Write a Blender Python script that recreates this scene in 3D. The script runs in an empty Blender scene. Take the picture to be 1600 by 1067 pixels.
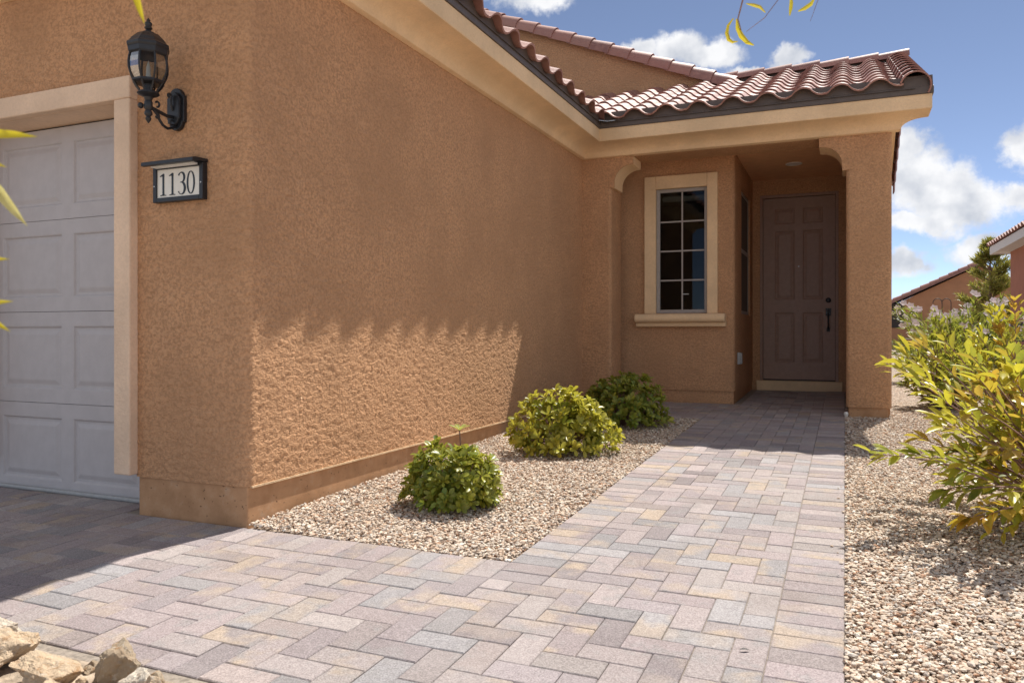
import bpy, math, random
import numpy as np
from mathutils import Vector, Matrix
PI = math.pi
R = math.radians
rng = np.random.default_rng(7)
random.seed(7)
scene = bpy.context.scene
COL = scene.collection

# ------------------------------------------------------------------ camera
CAM_H = 0.97
YAW = math.atan(520 / 1206.6)
cam_data = bpy.data.cameras.new('camera')
cam = bpy.data.objects.new('camera', cam_data)
COL.objects.link(cam)
cam.location = (0, 0, CAM_H)
cam.rotation_euler = (PI / 2, 0, YAW)
cam_data.sensor_width = 36
cam_data.lens = 36 * 1206.6 / 1600
cam_data.shift_y = -13.5 / 1600
cam_data.clip_end = 5000
cam_data.clip_start = 0.05
cam_data.dof.use_dof = True
cam_data.dof.focus_distance = 5.5
cam_data.dof.aperture_fstop = 8
scene.camera = cam

# ------------------------------------------------------------------ light
SUN = Vector((0.157, 0.585, 1.0)).normalized()
EL = math.asin(SUN.z)
AZ = math.atan2(SUN.x, SUN.y)
sun_data = bpy.data.lights.new('sun', 'SUN')
sun_data.energy = 4.4
sun_data.angle = R(0.53)
sun_data.color = (1.0, 0.95, 0.87)
sun = bpy.data.objects.new('sun', sun_data)
COL.objects.link(sun)
sun.rotation_euler = SUN.to_track_quat('Z', 'Y').to_euler()
sun.location = (0, 0, 30)
scene.view_settings.view_transform = 'Standard'
scene.view_settings.look = 'None'
scene.view_settings.gamma = 1
scene.view_settings.use_curve_mapping = False
scene.view_settings.exposure = 0.62
SKY_STRENGTH = 0.11
scene.cycles.diffuse_bounces = 6

SA, CA = math.sin(YAW), math.cos(YAW)
def ray(u, v):                     # direction of a viewing ray, used for the sky's cloud directions
    return Vector((-SA * 1206.6 + CA * (u - 800), CA * 1206.6 + SA * (u - 800), 520 - v))
def seen(p):                       # picture position of a point: only decides which pieces are objects of their own
    d = -SA * p[0] + CA * p[1]
    if d < 0.2: return None
    return 800 + 1206.6 * (CA * p[0] + SA * p[1]) / d, 520 - 1206.6 * (p[2] - CAM_H) / d, d

# ------------------------------------------------------------------ node helper
class NT:
    def __init__(s, tree):
        s.t = tree; s.n = tree.nodes; s.l = tree.links
    def add(s, typ, ins=None, **kw):
        n = s.n.new(typ)
        for k, v in kw.items(): setattr(n, k, v)
        for k, v in (ins or {}).items():
            sock = n.inputs[k]
            if isinstance(v, bpy.types.NodeSocket): s.l.new(v, sock)
            else: sock.default_value = v
        return n
    def math(s, op, a, b=None, c=None, clamp=False):
        d = {0: a}
        if b is not None: d[1] = b
        if c is not None: d[2] = c
        return s.add('ShaderNodeMath', d, operation=op, use_clamp=clamp).outputs[0]
    def vmath(s, op, a, b=None):
        d = {0: a}
        if b is not None: d[1] = b
        n = s.add('ShaderNodeVectorMath', d, operation=op)
        return n.outputs['Value'] if op in ('LENGTH', 'DISTANCE', 'DOT_PRODUCT') else n.outputs[0]
    def noise(s, vec, scale, detail=4, rough=.55, dist=0, out=0):
        return s.add('ShaderNodeTexNoise', {'Vector': vec, 'Scale': scale, 'Detail': detail, 'Roughness': rough, 'Distortion': dist}).outputs[out]
    def ramp(s, fac, lo, hi, a=0., b=1., smooth=True):
        return s.add('ShaderNodeMapRange', {'Value': fac, 'From Min': lo, 'From Max': hi, 'To Min': a, 'To Max': b},
                     interpolation_type='SMOOTHSTEP' if smooth else 'LINEAR').outputs[0]
    def mix(s, fac, a, b, blend='MIX'):
        n = s.add('ShaderNodeMix', data_type='RGBA', blend_type=blend)
        for sock, v in ((n.inputs[0], fac), (n.inputs[6], a), (n.inputs[7], b)):
            if isinstance(v, bpy.types.NodeSocket): s.l.new(v, sock)
            else: sock.default_value = (*v, 1) if isinstance(v, (tuple, list)) and len(v) == 3 else v
        return n.outputs[2]

# ------------------------------------------------------------------ world
world = bpy.data.worlds.new('World'); scene.world = world; world.use_nodes = True
w = NT(world.node_tree); w.n.clear()
sky = w.add('ShaderNodeTexSky', sky_type='NISHITA', sun_disc=False, sun_elevation=EL, sun_rotation=AZ,
            altitude=2500, air_density=0.55, dust_density=0.1, ozone_density=2.0)
dirv = w.add('ShaderNodeTexCoord').outputs['Generated']
sep = w.add('ShaderNodeSeparateXYZ', {0: dirv})
az = w.math('ARCTAN2', sep.outputs[0], sep.outputs[1])
el = w.math('ARCSINE', sep.outputs[2])
pa = w.add('ShaderNodeCombineXYZ', {0: az, 1: el, 2: 0.0}).outputs[0]
warp = w.noise(dirv, 14, 5, .6, 0, 1)
pw = w.vmath('ADD', pa, w.vmath('MULTIPLY', w.vmath('SUBTRACT', warp, (.5, .5, .5)), (.075, .055, 0)))
blobs = [(1445, 290, 78, 70), (1412, 236, 40, 42), (1500, 325, 75, 48), (1590, 318, 70, 26), (1415, 352, 48, 22), (1465, 345, 60, 18), (1340, 290, 80, 70),
         (1606, 236, 48, 44), (1428, 408, 44, 19), (1380, 410, 40, 18), (1525, 390, 52, 20), (1590, 418, 30, 13),
         (850, -8, 74, 24), (1060, 86, 62, 28), (985, 82, 52, 16), (1110, 92, 52, 20), (1220, 92, 34, 18), (1160, 110, 30, 10), (760, 40, 60, 20)]
mask = None
for (u, v, ru, rv) in blobs:
    ru, rv = ru * 1.12, rv * 1.15
    d0, d1, d2 = ray(u, v), ray(u + ru, v), ray(u, v - rv)
    A = lambda d: math.atan2(d.x, d.y)
    E = lambda d: math.atan2(d.z, math.hypot(d.x, d.y))
    sx, sy = 1 / abs(A(d1) - A(d0)), 1 / abs(E(d2) - E(d0))
    q = w.vmath('MULTIPLY', w.vmath('SUBTRACT', pw, (A(d0), E(d0), 0)), (sx, sy, 0))
    m = w.math('SUBTRACT', 1.0, w.vmath('LENGTH', q))
    mask = m if mask is None else w.math('MAXIMUM', mask, m)
# the same kind of broken cumulus all round, outside the part of the sky that is in view
azd = w.math('ABSOLUTE', w.math('ADD', az, YAW))
outside = w.math('MAXIMUM', w.ramp(azd, .68, .95), w.ramp(el, .48, .75))
big = w.math('SUBTRACT', w.math('MULTIPLY', w.noise(dirv, 2.6, 3, .5), 5.0), 2.3)
big = w.math('MULTIPLY', w.math('MAXIMUM', big, -1.0), outside)
big = w.math('SUBTRACT', big, w.math('SUBTRACT', 1.0, outside))
mask = w.math('MAXIMUM', mask, big)
f1 = w.noise(dirv, 26, 9, .66)
dens = w.math('ADD', mask, w.math('MULTIPLY', w.math('SUBTRACT', f1, .5), 1.35))
alpha = w.ramp(dens, -.02, .52)
up = w.vmath('ADD', dirv, (.004, .012, .022))
f2 = w.noise(up, 22, 4, .5)
f1b = w.noise(dirv, 22, 4, .5)
lit = w.math('ADD', .62, w.math('MULTIPLY', w.math('SUBTRACT', f1b, f2), 2.6), clamp=True)
core = w.ramp(dens, .3, 1.1)
lit = w.math('SUBTRACT', lit, w.math('MULTIPLY', core, .12))
cloud = w.mix(lit, (3.6, 3.8, 4.2), (6.0, 6.0, 6.05))
pale = w.add('ShaderNodeHueSaturation', {'Saturation': .84, 'Value': .97, 'Color': sky.outputs[0]}).outputs[0]
skyc = w.mix(w.math('MULTIPLY', alpha, .97), pale, cloud)
bg = w.add('ShaderNodeBackground', {'Color': skyc, 'Strength': SKY_STRENGTH})
w.l.new(bg.outputs[0], w.add('ShaderNodeOutputWorld').inputs[0])

# ------------------------------------------------------------------ materials
def new_mat(name):
    m = bpy.data.materials.new(name); m.use_nodes = True
    t = NT(m.node_tree); t.n.clear()
    out = t.add('ShaderNodeOutputMaterial')
    return m, t, out
def bump(t, h, dist, strength=1.0, normal=None):
    d = {'Height': h, 'Distance': dist, 'Strength': strength}
    if normal is not None: d['Normal'] = normal
    return t.add('ShaderNodeBump', d).outputs[0]
def principled(t, out, col, rough=.8, normal=None, spec=.3, metal=0):
    p = t.add('ShaderNodeBsdfPrincipled', {'Base Color': col if isinstance(col, bpy.types.NodeSocket) else (*col, 1), 'Roughness': rough,
                                           'Specular IOR Level': spec, 'Metallic': metal})
    if normal is not None: t.l.new(normal, p.inputs['Normal'])
    t.l.new(p.outputs[0], out.inputs[0])
    return p
def simple(name, col, rough=.6, var=.12, scale=30, bd=.0, spec=.4, metal=0, dirt=None):
    m, t, out = new_mat(name)
    P = t.add('ShaderNodeTexCoord').outputs['Object']
    n = t.noise(P, scale, 5, .6)
    c = t.mix(t.ramp(n, .3, .7), tuple(x * (1 - var) for x in col), tuple(min(1, x * (1 + var)) for x in col))
    if dirt:
        c = t.mix(t.math('MULTIPLY', t.ramp(t.noise(P, scale * .15, 6, .7), .48, .75), .6), c, dirt)
    nn = bump(t, t.noise(P, scale * 4, 4, .6), bd) if bd else None
    principled(t, out, c, rough, nn, spec, metal)
    return m
def stucco(name, col, disp=False, relief=1.0):
    m, t, out = new_mat(name)
    P = t.add('ShaderNodeNewGeometry').outputs['Position']
    a = t.noise(t.vmath('MULTIPLY', P, (1, 1, 1.6)), 25, 4, .62, .45)
    b = t.noise(P, 62, 3, .6, .5)
    st = t.noise(t.vmath('MULTIPLY', P, (1, 1, 2.0)), 13, 3, .55, .7)
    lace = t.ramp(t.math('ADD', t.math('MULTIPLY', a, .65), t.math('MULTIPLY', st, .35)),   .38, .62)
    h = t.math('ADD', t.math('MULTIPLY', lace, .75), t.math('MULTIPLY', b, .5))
    big = t.noise(P, 1.7, 4, .6)
    c = t.mix(t.ramp(big, .3, .7), tuple(x * .87 for x in col), tuple(x * 1.10 for x in col))
    if relief > .5:
        dust = t.math('MULTIPLY', t.ramp(t.noise(P, 5.5, 6, .7), .50, .74), .20)
        c = t.mix(dust, c, (.52, .36, .235))
    c = t.mix(t.ramp(b, .35, .62, 1 if relief > .5 else .25, 0), c, tuple(x * .75 for x in col))  # shade in the crevices put into the colour: hollows of the relief darker
    fine = t.noise(P, 320, 2, .6)
    if disp:
        principled(t, out, c, .92, bump(t, fine, .0012 * relief), .12)
        dn = t.add('ShaderNodeDisplacement', {'Height': h, 'Midlevel': .6, 'Scale': .0075 * relief})
        t.l.new(dn.outputs[0], out.inputs['Displacement'])
        m.displacement_method = 'BOTH'
    else:
        hh = t.math('ADD', h, t.math('MULTIPLY', fine, .15))
        principled(t, out, c, .92, bump(t, hh, .007 * relief), .12)
    return m
def tinted(name, mode, rough=.8, kind='paver'):
    """colour comes from the object's own colour (single pieces) or the colour attribute (joined ones)"""
    m, t, out = new_mat(name)
    if mode == 'object':
        oi = t.add('ShaderNodeObjectInfo'); c, al = oi.outputs['Color'], oi.outputs['Alpha']
    else:
        at = t.add('ShaderNodeAttribute', attribute_name='col'); c, al = at.outputs['Color'], at.outputs['Alpha']
    P = t.add('ShaderNodeNewGeometry').outputs['Position']
    if kind == 'paver':
        n = t.noise(P, 7, 3, .5)
        tan = t.math('MULTIPLY', t.ramp(n, .42, .62), al)
        c = t.mix(tan, c, (.52, .39, .275))
        blue = t.ramp(t.noise(P, 9.5, 3, .6), .54, .68, 0, .55)
        c = t.mix(blue, c, (.31, .302, .302))
        sp = t.noise(P, 170, 4, .75)
        c = t.mix(t.ramp(sp, .36, .64), t.mix(.44, c, (.10, .08, .08)), t.mix(.20, c, (.72, .66, .61)))
        grit = t.noise(P, 46, 5, .7)
        c = t.mix(t.ramp(grit, .35, .65, .22, 0), c, (.16, .14, .13))
        st = t.noise(P, 2.3, 5, .65)
        c = t.mix(t.ramp(st, .52, .75, 0, .35), c, (.22, .18, .16))
        nrm = bump(t, t.math('ADD', t.noise(P, 210, 4, .75), t.math('MULTIPLY', t.noise(P, 38, 4, .6), .8)), .0030)
        dust = t.math('MULTIPLY', t.ramp(t.noise(P, 1.3, 6, .7), .46, .7), .28)
        c = t.mix(dust, c, (.455, .405, .395))
        c = t.add('ShaderNodeHueSaturation', {'Saturation': .90, 'Value': 1.0, 'Color': c}).outputs[0]
        principled(t, out, c, .88, nrm, .2)
    elif kind == 'leaf':
        n = t.noise(P, 55, 2, .5)
        c2 = t.mix(t.ramp(n, .35, .7, 0, .35), c, (.42, .34, .05))
        p = t.add('ShaderNodeBsdfPrincipled', {'Base Color': c2, 'Roughness': rough, 'Specular IOR Level': .5})
        tr = t.add('ShaderNodeBsdfTranslucent', {'Color': t.mix(.35, c2, (.55, .50, .05))})
        mx = t.add('ShaderNodeMixShader', {0: .46})
        t.l.new(p.outputs[0], mx.inputs[1]); t.l.new(tr.outputs[0], mx.inputs[2]); t.l.new(mx.outputs[0], out.inputs[0])
    elif kind == 'tile':
        n = t.noise(P, 14, 5, .65)
        c = t.mix(t.ramp(n, .35, .68, 0, .7), c, (.36, .185, .145))
        c = t.mix(t.ramp(t.noise(P, 45, 4, .7), .58, .72, 0, .5), c, (.42, .33, .27))
        nrm = bump(t, t.noise(P, 160, 3, .6), .0012)
        principled(t, out, c, .50, nrm, .5)
    else:
        n = t.noise(P, 150, 3, .6)
        c = t.mix(t.ramp(n, .3, .7), t.mix(.25, c, (.12, .09, .07)), c)
        principled(t, out, c, .85, bump(t, n, .002), .25)
    return m

C_STUCCO = (.585, .336, .186)
C_TRIM = (.82, .60, .375)
M = {}
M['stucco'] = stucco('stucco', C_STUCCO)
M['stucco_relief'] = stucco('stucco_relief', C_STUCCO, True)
M['trim'] = stucco('trim_paint', C_TRIM, relief=.28)
M['trim_shade_pink'] = stucco('trim_paint_shade', (.80, .60, .44), relief=.30)  # same trim paint, with the pinker cast of the front shade in its colour
M['ceiling'] = simple('ceiling_paint', (.80, .47, .25), .9, .05, 8)
M['sand_line'] = simple('joint_sand', (.27, .23, .19), .95, .3, 60)
M['garage_door'] = simple('garage_door_paint', (.49, .465, .47), .55, .04, 12, .0006)
M['door'] = simple('door_paint', (.36, .235, .180), .5, .06, 20, .0004)
M['door_dark'] = simple('door_seal', (.03, .022, .02), .6)
M['black'] = simple('black_metal', (.016, .017, .021), .38, .2, 60, .0005, .5)
M['flash'] = simple('flashing_metal', (.115, .092, .080), .5, .1, 10, 0, .4)
M['silver'] = simple('bare_metal', (.62, .62, .62), .35, .1, 20, 0, .5, .8)
M['white'] = simple('white_plastic', (.78, .76, .72), .45, .04)
M['plate'] = simple('plaque_panel', (.80, .78, .71), .4, .03)
M['digit'] = simple('digit_paint', (.022, .032, .045), .5, .05)
M['frame'] = simple('window_frame', (.36, .33, .31), .5, .05)
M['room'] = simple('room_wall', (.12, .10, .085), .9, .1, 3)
M['blind'] = simple('roller_blind', (.30, .29, .26), .8, .05)
M['grey_box'] = simple('outlet_grey', (.36, .37, .37), .45, .08)
M['neighbor'] = simple('neighbor_stucco', (.37, .19, .105), .9, .08, 3, .002)
M['neighbor_red'] = simple('neighbor_red_stucco', (.30, .12, .075), .9, .08, 3, .002)
M['neighbor_fascia'] = simple('neighbor_fascia', (.55, .54, .54), .7, .04)
M['roof_far'] = simple('far_roof_tile', (.23, .125, .11), .7, .2, 6)
M['dark_rail'] = simple('dark_rail', (.05, .042, .04), .6)
M['bark'] = simple('bark', (.17, .11, .075), .9, .35, 40, .002)
M['twig'] = simple('twig', (.26, .15, .12), .7, .25, 60)
M['soil'] = simple('soil', (.40, .32, .24), .95, .4, 14, .01)
M['paver'] = tinted('paver', 'object')
M['paver_joined'] = tinted('paver_joined', 'attr')
M['leaf'] = tinted('leaf', 'object', .34, 'leaf')
M['leaf_joined'] = tinted('leaf_joined', 'attr', .36, 'leaf')
M['tile'] = tinted('tile', 'object', .4, 'tile')
M['tile_joined'] = tinted('tile_joined', 'attr', .4, 'tile')
M['pebble'] = tinted('pebble', 'attr', .8, 'stone')
def petal_mat():
    m, t, out = new_mat('petal')
    a = t.add('ShaderNodeBsdfDiffuse', {'Color': (.86, .74, .76, 1)}); b_ = t.add('ShaderNodeBsdfTranslucent', {'Color': (.86, .74, .76, 1)})
    mx = t.add('ShaderNodeMixShader', {0: .5}); t.l.new(a.outputs[0], mx.inputs[1]); t.l.new(b_.outputs[0], mx.inputs[2]); t.l.new(mx.outputs[0], out.inputs[0])
    return m
M['petal'] = petal_mat()

def concrete():
    m, t, out = new_mat('plinth_concrete')
    P = t.add('ShaderNodeNewGeometry').outputs['Position']
    n = t.noise(P, 6, 6, .65)
    c = t.mix(t.ramp(n, .3, .7), (.40, .225, .12), (.54, .32, .18))
    pits = t.noise(P, 60, 3, .5)
    c = t.mix(t.ramp(pits, .27, .32, .8, 0), c, (.12, .075, .045))
    c = t.mix(t.ramp(t.noise(P, 12, 5, .7), .55, .75, 0, .5), c, (.48, .38, .29))
    hh = t.math('ADD', t.ramp(pits, .27, .32), t.math('MULTIPLY', n, .4))
    principled(t, out, c, .9, bump(t, hh, .004), .15)
    return m
M['plinth'] = concrete()

def gravel_sheet():
    m, t, out = new_mat('gravel_bed')
    P = t.add('ShaderNodeNewGeometry').outputs['Position']
    vo = t.add('ShaderNodeTexVoronoi', {'Vector': P, 'Scale': 52.0, 'Randomness': 1.0})
    s2 = t.add('ShaderNodeSeparateColor', {0: vo.outputs['Color']})
    c = t.mix(s2.outputs[0], (.40, .31, .24), (.74, .63, .52))
    c = t.mix(t.ramp(s2.outputs[1], .75, .85, 0, .7), c, (.36, .21, .125))
    c = t.mix(t.ramp(s2.outputs[2], .80, .9, 0, .7), c, (.24, .22, .20))
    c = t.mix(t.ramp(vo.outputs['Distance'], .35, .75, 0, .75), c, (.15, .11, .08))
    h = t.math('SUBTRACT', 1.0, vo.outputs['Distance'])
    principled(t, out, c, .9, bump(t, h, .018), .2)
    return m
M['gravel'] = gravel_sheet()

def glass_mat():
    m, t, out = new_mat('window_glass')
    g = t.add('ShaderNodeBsdfGlossy', {'Color': (.9, .92, .95, 1), 'Roughness': .015})
    tr = t.add('ShaderNodeBsdfTransparent', {'Color': (.62, .64, .63, 1)})
    fr = t.add('ShaderNodeFresnel', {'IOR': 1.5})
    mx = t.add('ShaderNodeMixShader', {0: t.math('MULTIPLY', fr.outputs[0], .38, clamp=True)})
    t.l.new(tr.outputs[0], mx.inputs[1]); t.l.new(g.outputs[0], mx.inputs[2]); t.l.new(mx.outputs[0], out.inputs[0])
    return m
M['glass'] = glass_mat()
def rock_mat():
    m, t, out = new_mat('rock')
    oi = t.add('ShaderNodeObjectInfo')
    P = t.add('ShaderNodeNewGeometry').outputs['Position']
    n = t.noise(P, 16, 7, .68, .6)
    c = t.mix(t.ramp(n, .32, .68), t.mix(.45, oi.outputs['Color'], (.42, .28, .17)), oi.outputs['Color'])
    c = t.mix(t.ramp(t.noise(P, 40, 5, .7), .56, .7, 0, .7), c, (.66, .60, .52))
    c = t.mix(t.ramp(t.noise(P, 20, 6, .7, 1.0), .55, .66, 0, .7), c, (.44, .23, .10))
    h = t.math('ADD', t.noise(P, 30, 8, .7), t.math('MULTIPLY', t.noise(P, 150, 4, .7), .3))
    principled(t, out, c, .9, bump(t, h, .02), .2)
    return m
M['rock'] = rock_mat()

# ------------------------------------------------------------------ geometry helpers
WLOC = {}
def tag(o, label=None, cat=None, group=None, kind=None):
    if label: o['label'] = label
    if cat: o['category'] = cat
    if group: o['group'] = group
    if kind: o['kind'] = kind
    return o
def empty(name, loc, parent=None):
    o = bpy.data.objects.new(name, None); COL.objects.link(o)
    o.empty_display_size = .1
    base = WLOC[parent.name] if parent else Vector((0, 0, 0))
    o.parent = parent; o.location = Vector(loc) - base
    WLOC[o.name] = Vector(loc)
    return o
def place(name, me, mat, parent=None, loc=(0, 0, 0)):
    if mat is not None and len(me.materials) == 0: me.materials.append(M[mat] if isinstance(mat, str) else mat)
    o = bpy.data.objects.new(name, me); COL.objects.link(o)
    base = WLOC[parent.name] if parent else Vector((0, 0, 0))
    o.parent = parent; o.location = Vector(loc) - base
    WLOC[o.name] = Vector(loc)
    return o
def place_m(name, me, mat4, parent=None, color=None):
    o = bpy.data.objects.new(name, me); COL.objects.link(o)
    base = WLOC[parent.name] if parent else Vector((0, 0, 0))
    o.parent = parent
    o.matrix_basis = Matrix.Translation(-base) @ mat4
    if color is not None: o.color = color
    return o
class MB:
    def __init__(s): s.v = []; s.f = []
    def face(s, *pts):
        i = len(s.v); s.v += [tuple(p) for p in pts]; s.f.append(tuple(range(i, i + len(pts)))); return s
    def box(s, x0, x1, y0, y1, z0, z1):
        return s.hexa([(x0, y0, z0), (x1, y0, z0), (x1, y1, z0), (x0, y1, z0), (x0, y0, z1), (x1, y0, z1), (x1, y1, z1), (x0, y1, z1)])
    def hexa(s, p):
        i = len(s.v); s.v += [tuple(q) for q in p]
        for f in ((3, 2, 1, 0), (4, 5, 6, 7), (0, 1, 5, 4), (1, 2, 6, 5), (2, 3, 7, 6), (3, 0, 4, 7)): s.f.append(tuple(i + k for k in f))
        return s
    def prism(s, poly, a0, a1, fn):            # polygon (p, q) swept from a0 to a1; fn(p, q, a) -> point
        n = len(poly); i = len(s.v)
        s.v += [tuple(fn(p, q, a0)) for p, q in poly] + [tuple(fn(p, q, a1)) for p, q in poly]
        s.f.append(tuple(i + k for k in range(n))[::-1]); s.f.append(tuple(i + n + k for k in range(n)))
        for k in range(n):
            k2 = (k + 1) % n; s.f.append((i + k, i + k2, i + n + k2, i + n + k))
        return s
    def tube(s, pts, rad, n=8, cap=True):
        pts = [Vector(p) for p in pts]; i0 = len(s.v)
        if not hasattr(rad, '__len__'): rad = [rad] * len(pts)
        ref = Vector((0, 0, 1))
        d0 = (pts[1] - pts[0]).normalized()
        if abs(d0.z) > .9: ref = Vector((1, 0, 0))
        a = d0.cross(ref).normalized()
        for k, p in enumerate(pts):
            d = (pts[min(k + 1, len(pts) - 1)] - pts[max(k - 1, 0)]).normalized()
            a = (a - d * a.dot(d)).normalized(); b = d.cross(a)
            for j in range(n):
                t = 2 * PI * j / n; s.v.append(tuple(p + (a * math.cos(t) + b * math.sin(t)) * rad[k]))
        for k in range(len(pts) - 1):
            for j in range(n):
                j2 = (j + 1) % n; s.f.append((i0 + k * n + j, i0 + k * n + j2, i0 + (k + 1) * n + j2, i0 + (k + 1) * n + j))
        if cap:
            s.f.append(tuple(i0 + j for j in range(n))[::-1]); m = i0 + (len(pts) - 1) * n; s.f.append(tuple(m + j for j in range(n)))
        return s
    def lathe(s, prof, c, n=16, rot=0.):
        i0 = len(s.v)
        for r, z in prof:
            for j in range(n):
                t = 2 * PI * j / n + rot; s.v.append((c[0] + r * math.cos(t), c[1] + r * math.sin(t), c[2] + z))
        for k in range(len(prof) - 1):
            for j in range(n):
                j2 = (j + 1) % n; s.f.append((i0 + k * n + j, i0 + k * n + j2, i0 + (k + 1) * n + j2, i0 + (k + 1) * n + j))
        s.f.append(tuple(i0 + j for j in range(n))[::-1]); m = i0 + (len(prof) - 1) * n; s.f.append(tuple(m + j for j in range(n)))
        return s
    def build(s, name, mat, parent=None, smooth=None, bevel=0, seg=2):
        v = np.array(s.v, dtype=float); c = (v.min(0) + v.max(0)) / 2
        me = bpy.data.meshes.new(name); me.from_pydata([tuple(x) for x in v - c], [], s.f); me.update()
        if smooth is not None:
            me.polygons.foreach_set('use_smooth', [True] * len(me.polygons)); me.set_sharp_from_angle(angle=R(smooth))
        o = place(name, me, mat, parent, c)
        if bevel:
            b = o.modifiers.new('bevel', 'BEVEL'); b.width = bevel; b.segments = seg; b.limit_method = 'ANGLE'; b.angle_limit = R(40)
        return o
def np_mesh(name, v, f, cols=None, smooth=False):
    me = bpy.data.meshes.new(name); n = f.shape[1]
    me.vertices.add(len(v)); me.vertices.foreach_set('co', np.ascontiguousarray(v, dtype=np.float32).ravel())
    me.loops.add(f.size); me.loops.foreach_set('vertex_index', np.ascontiguousarray(f, dtype=np.int32).ravel())
    me.polygons.add(len(f)); me.polygons.foreach_set('loop_start', np.arange(0, f.size, n, dtype=np.int32))
    me.polygons.foreach_set('use_smooth', np.full(len(f), smooth))
    me.update(calc_edges=True)
    if cols is not None:
        a = me.color_attributes.new('col', 'FLOAT_COLOR', 'POINT'); a.data.foreach_set('color', np.ascontiguousarray(cols, dtype=np.float32).ravel())
    return me
def instanced(name, tv, tf, mats, cols=None, smooth=False):
    """one joined mesh from a template and N 4x4 matrices"""
    mats = np.asarray(mats); tv = np.asarray(tv, float); tf = np.asarray(tf)
    N = len(mats); h = np.c_[tv, np.ones(len(tv))]
    v = np.einsum('nij,kj->nki', mats, h)[:, :, :3].reshape(-1, 3)
    f = (tf[None] + (np.arange(N) * len(tv))[:, None, None]).reshape(-1, tf.shape[1])
    return np_mesh(name, v, f, None if cols is None else np.repeat(np.asarray(cols), len(tv), 0), smooth)
def tri(faces):
    out = []
    for f in faces:
        for k in range(1, len(f) - 1): out.append((f[0], f[k], f[k + 1]))
    return np.array(out)
def rounded(pts, r, n=5):
    """open polyline with its inner corners rounded"""
    out = [Vector(pts[0])]
    for a, b, c in zip(pts, pts[1:], pts[2:]):
        a, b, c = Vector(a), Vector(b), Vector(c)
        d1, d2 = (a - b).normalized(), (c - b).normalized()
        p1, p2 = b + d1 * r, b + d2 * r; o = b + d1 * r + d2 * r
        for k in range(n + 1):
            t = PI / 2 * k / n
            out.append(o - d2 * r * math.cos(t) - d1 * r * math.sin(t))
    out.append(Vector(pts[-1])); return out
def wall_sheet(name, mat, path, z0, z1, holes=(), step=.5, zstep=.5, reveal=.12, parent=None, smooth=True):
    """wall face along a plan polyline (outside on its right), with openings (s0, s1, za, zb)"""
    P = [Vector(p) for p in path]; S = [0.]
    for a, b in zip(P, P[1:]): S.append(S[-1] + (b - a).length)
    ss = set(S)
    for k in range(len(S) - 1):
        n = max(1, round((S[k + 1] - S[k]) / step))
        for j in range(n): ss.add(S[k] + (S[k + 1] - S[k]) * j / n)
    zs = set(np.linspace(z0, z1, max(2, round((z1 - z0) / zstep) + 1)))
    for h in holes: ss |= {max(0, h[0]), min(S[-1], h[1])}; zs |= {max(z0, h[2]), min(z1, h[3])}
    def uniq(a):
        o = []
        for x in sorted(a):
            if not o or x - o[-1] > 1e-4: o.append(x)
        return np.array(o)
    ss, zs = uniq(ss), uniq(zs)
    px = np.interp(ss, S, [p.x for p in P]); py = np.interp(ss, S, [p.y for p in P])
    ns, nz = len(ss), len(zs)
    v = np.zeros((ns, nz, 3)); v[:, :, 0] = px[:, None]; v[:, :, 1] = py[:, None]; v[:, :, 2] = zs[None]
    idx = np.arange(ns * nz).reshape(ns, nz)
    cs, cz = (ss[1:] + ss[:-1]) / 2, (zs[1:] + zs[:-1]) / 2
    keep = np.ones((ns - 1, nz - 1), bool)
    for h in holes: keep &= ~((cs[:, None] > h[0]) & (cs[:, None] < h[1]) & (cz[None] > h[2]) & (cz[None] < h[3]))
    f = np.stack([idx[:-1, :-1], idx[1:, :-1], idx[1:, 1:], idx[:-1, 1:]], -1)[keep]
    vv = v.reshape(-1, 3); extra_v, extra_f = [], []
    for h in holes:
        s0, s1 = max(0, h[0]), min(S[-1], h[1]); za, zb = max(z0, h[2]), min(z1, h[3])
        a = np.array([np.interp(s0, S, [p.x for p in P]), np.interp(s0, S, [p.y for p in P])]); b = np.array([np.interp(s1, S, [p.x for p in P]), np.interp(s1, S, [p.y for p in P])])
        d = (b - a) / np.linalg.norm(b - a); nin = np.array([-d[1], d[0]]) * reveal
        for (p, q, zp, zq) in ((a, a, za, zb), (b, b, zb, za), (a, b, zb, zb), (b, a, za, za))[:3 if h[2] < z0 else 4]:
            i = len(vv) + len(extra_v)
            extra_v += [(*p, zp), (*q, zq), (*(q + nin), zq), (*(p + nin), zp)]; extra_f.append((i, i + 1, i + 2, i + 3))
    if extra_v: vv = np.r_[vv, np.array(extra_v)]; f = np.r_[f, np.array(extra_f)]
    c = (vv.min(0) + vv.max(0)) / 2
    me = np_mesh(name, vv - c, f, None, smooth)
    if smooth: me.set_sharp_from_angle(angle=R(50))
    return place(name, me, mat, parent, c)
def offset_path(pts, o):
    out = []
    for k, p in enumerate(pts):
        p = Vector(p); ns = []
        for a, b in ((k - 1, k), (k, k + 1)):
            if 0 <= a and b < len(pts):
                d = (Vector(pts[b]) - Vector(pts[a])).normalized(); ns.append(Vector((d.y, -d.x)))
        if len(ns) == 1: out.append(p + ns[0] * o)
        else: out.append(p + (ns[0] + ns[1]) * (o / (1 + ns[0].dot(ns[1]))))
    return out
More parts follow.
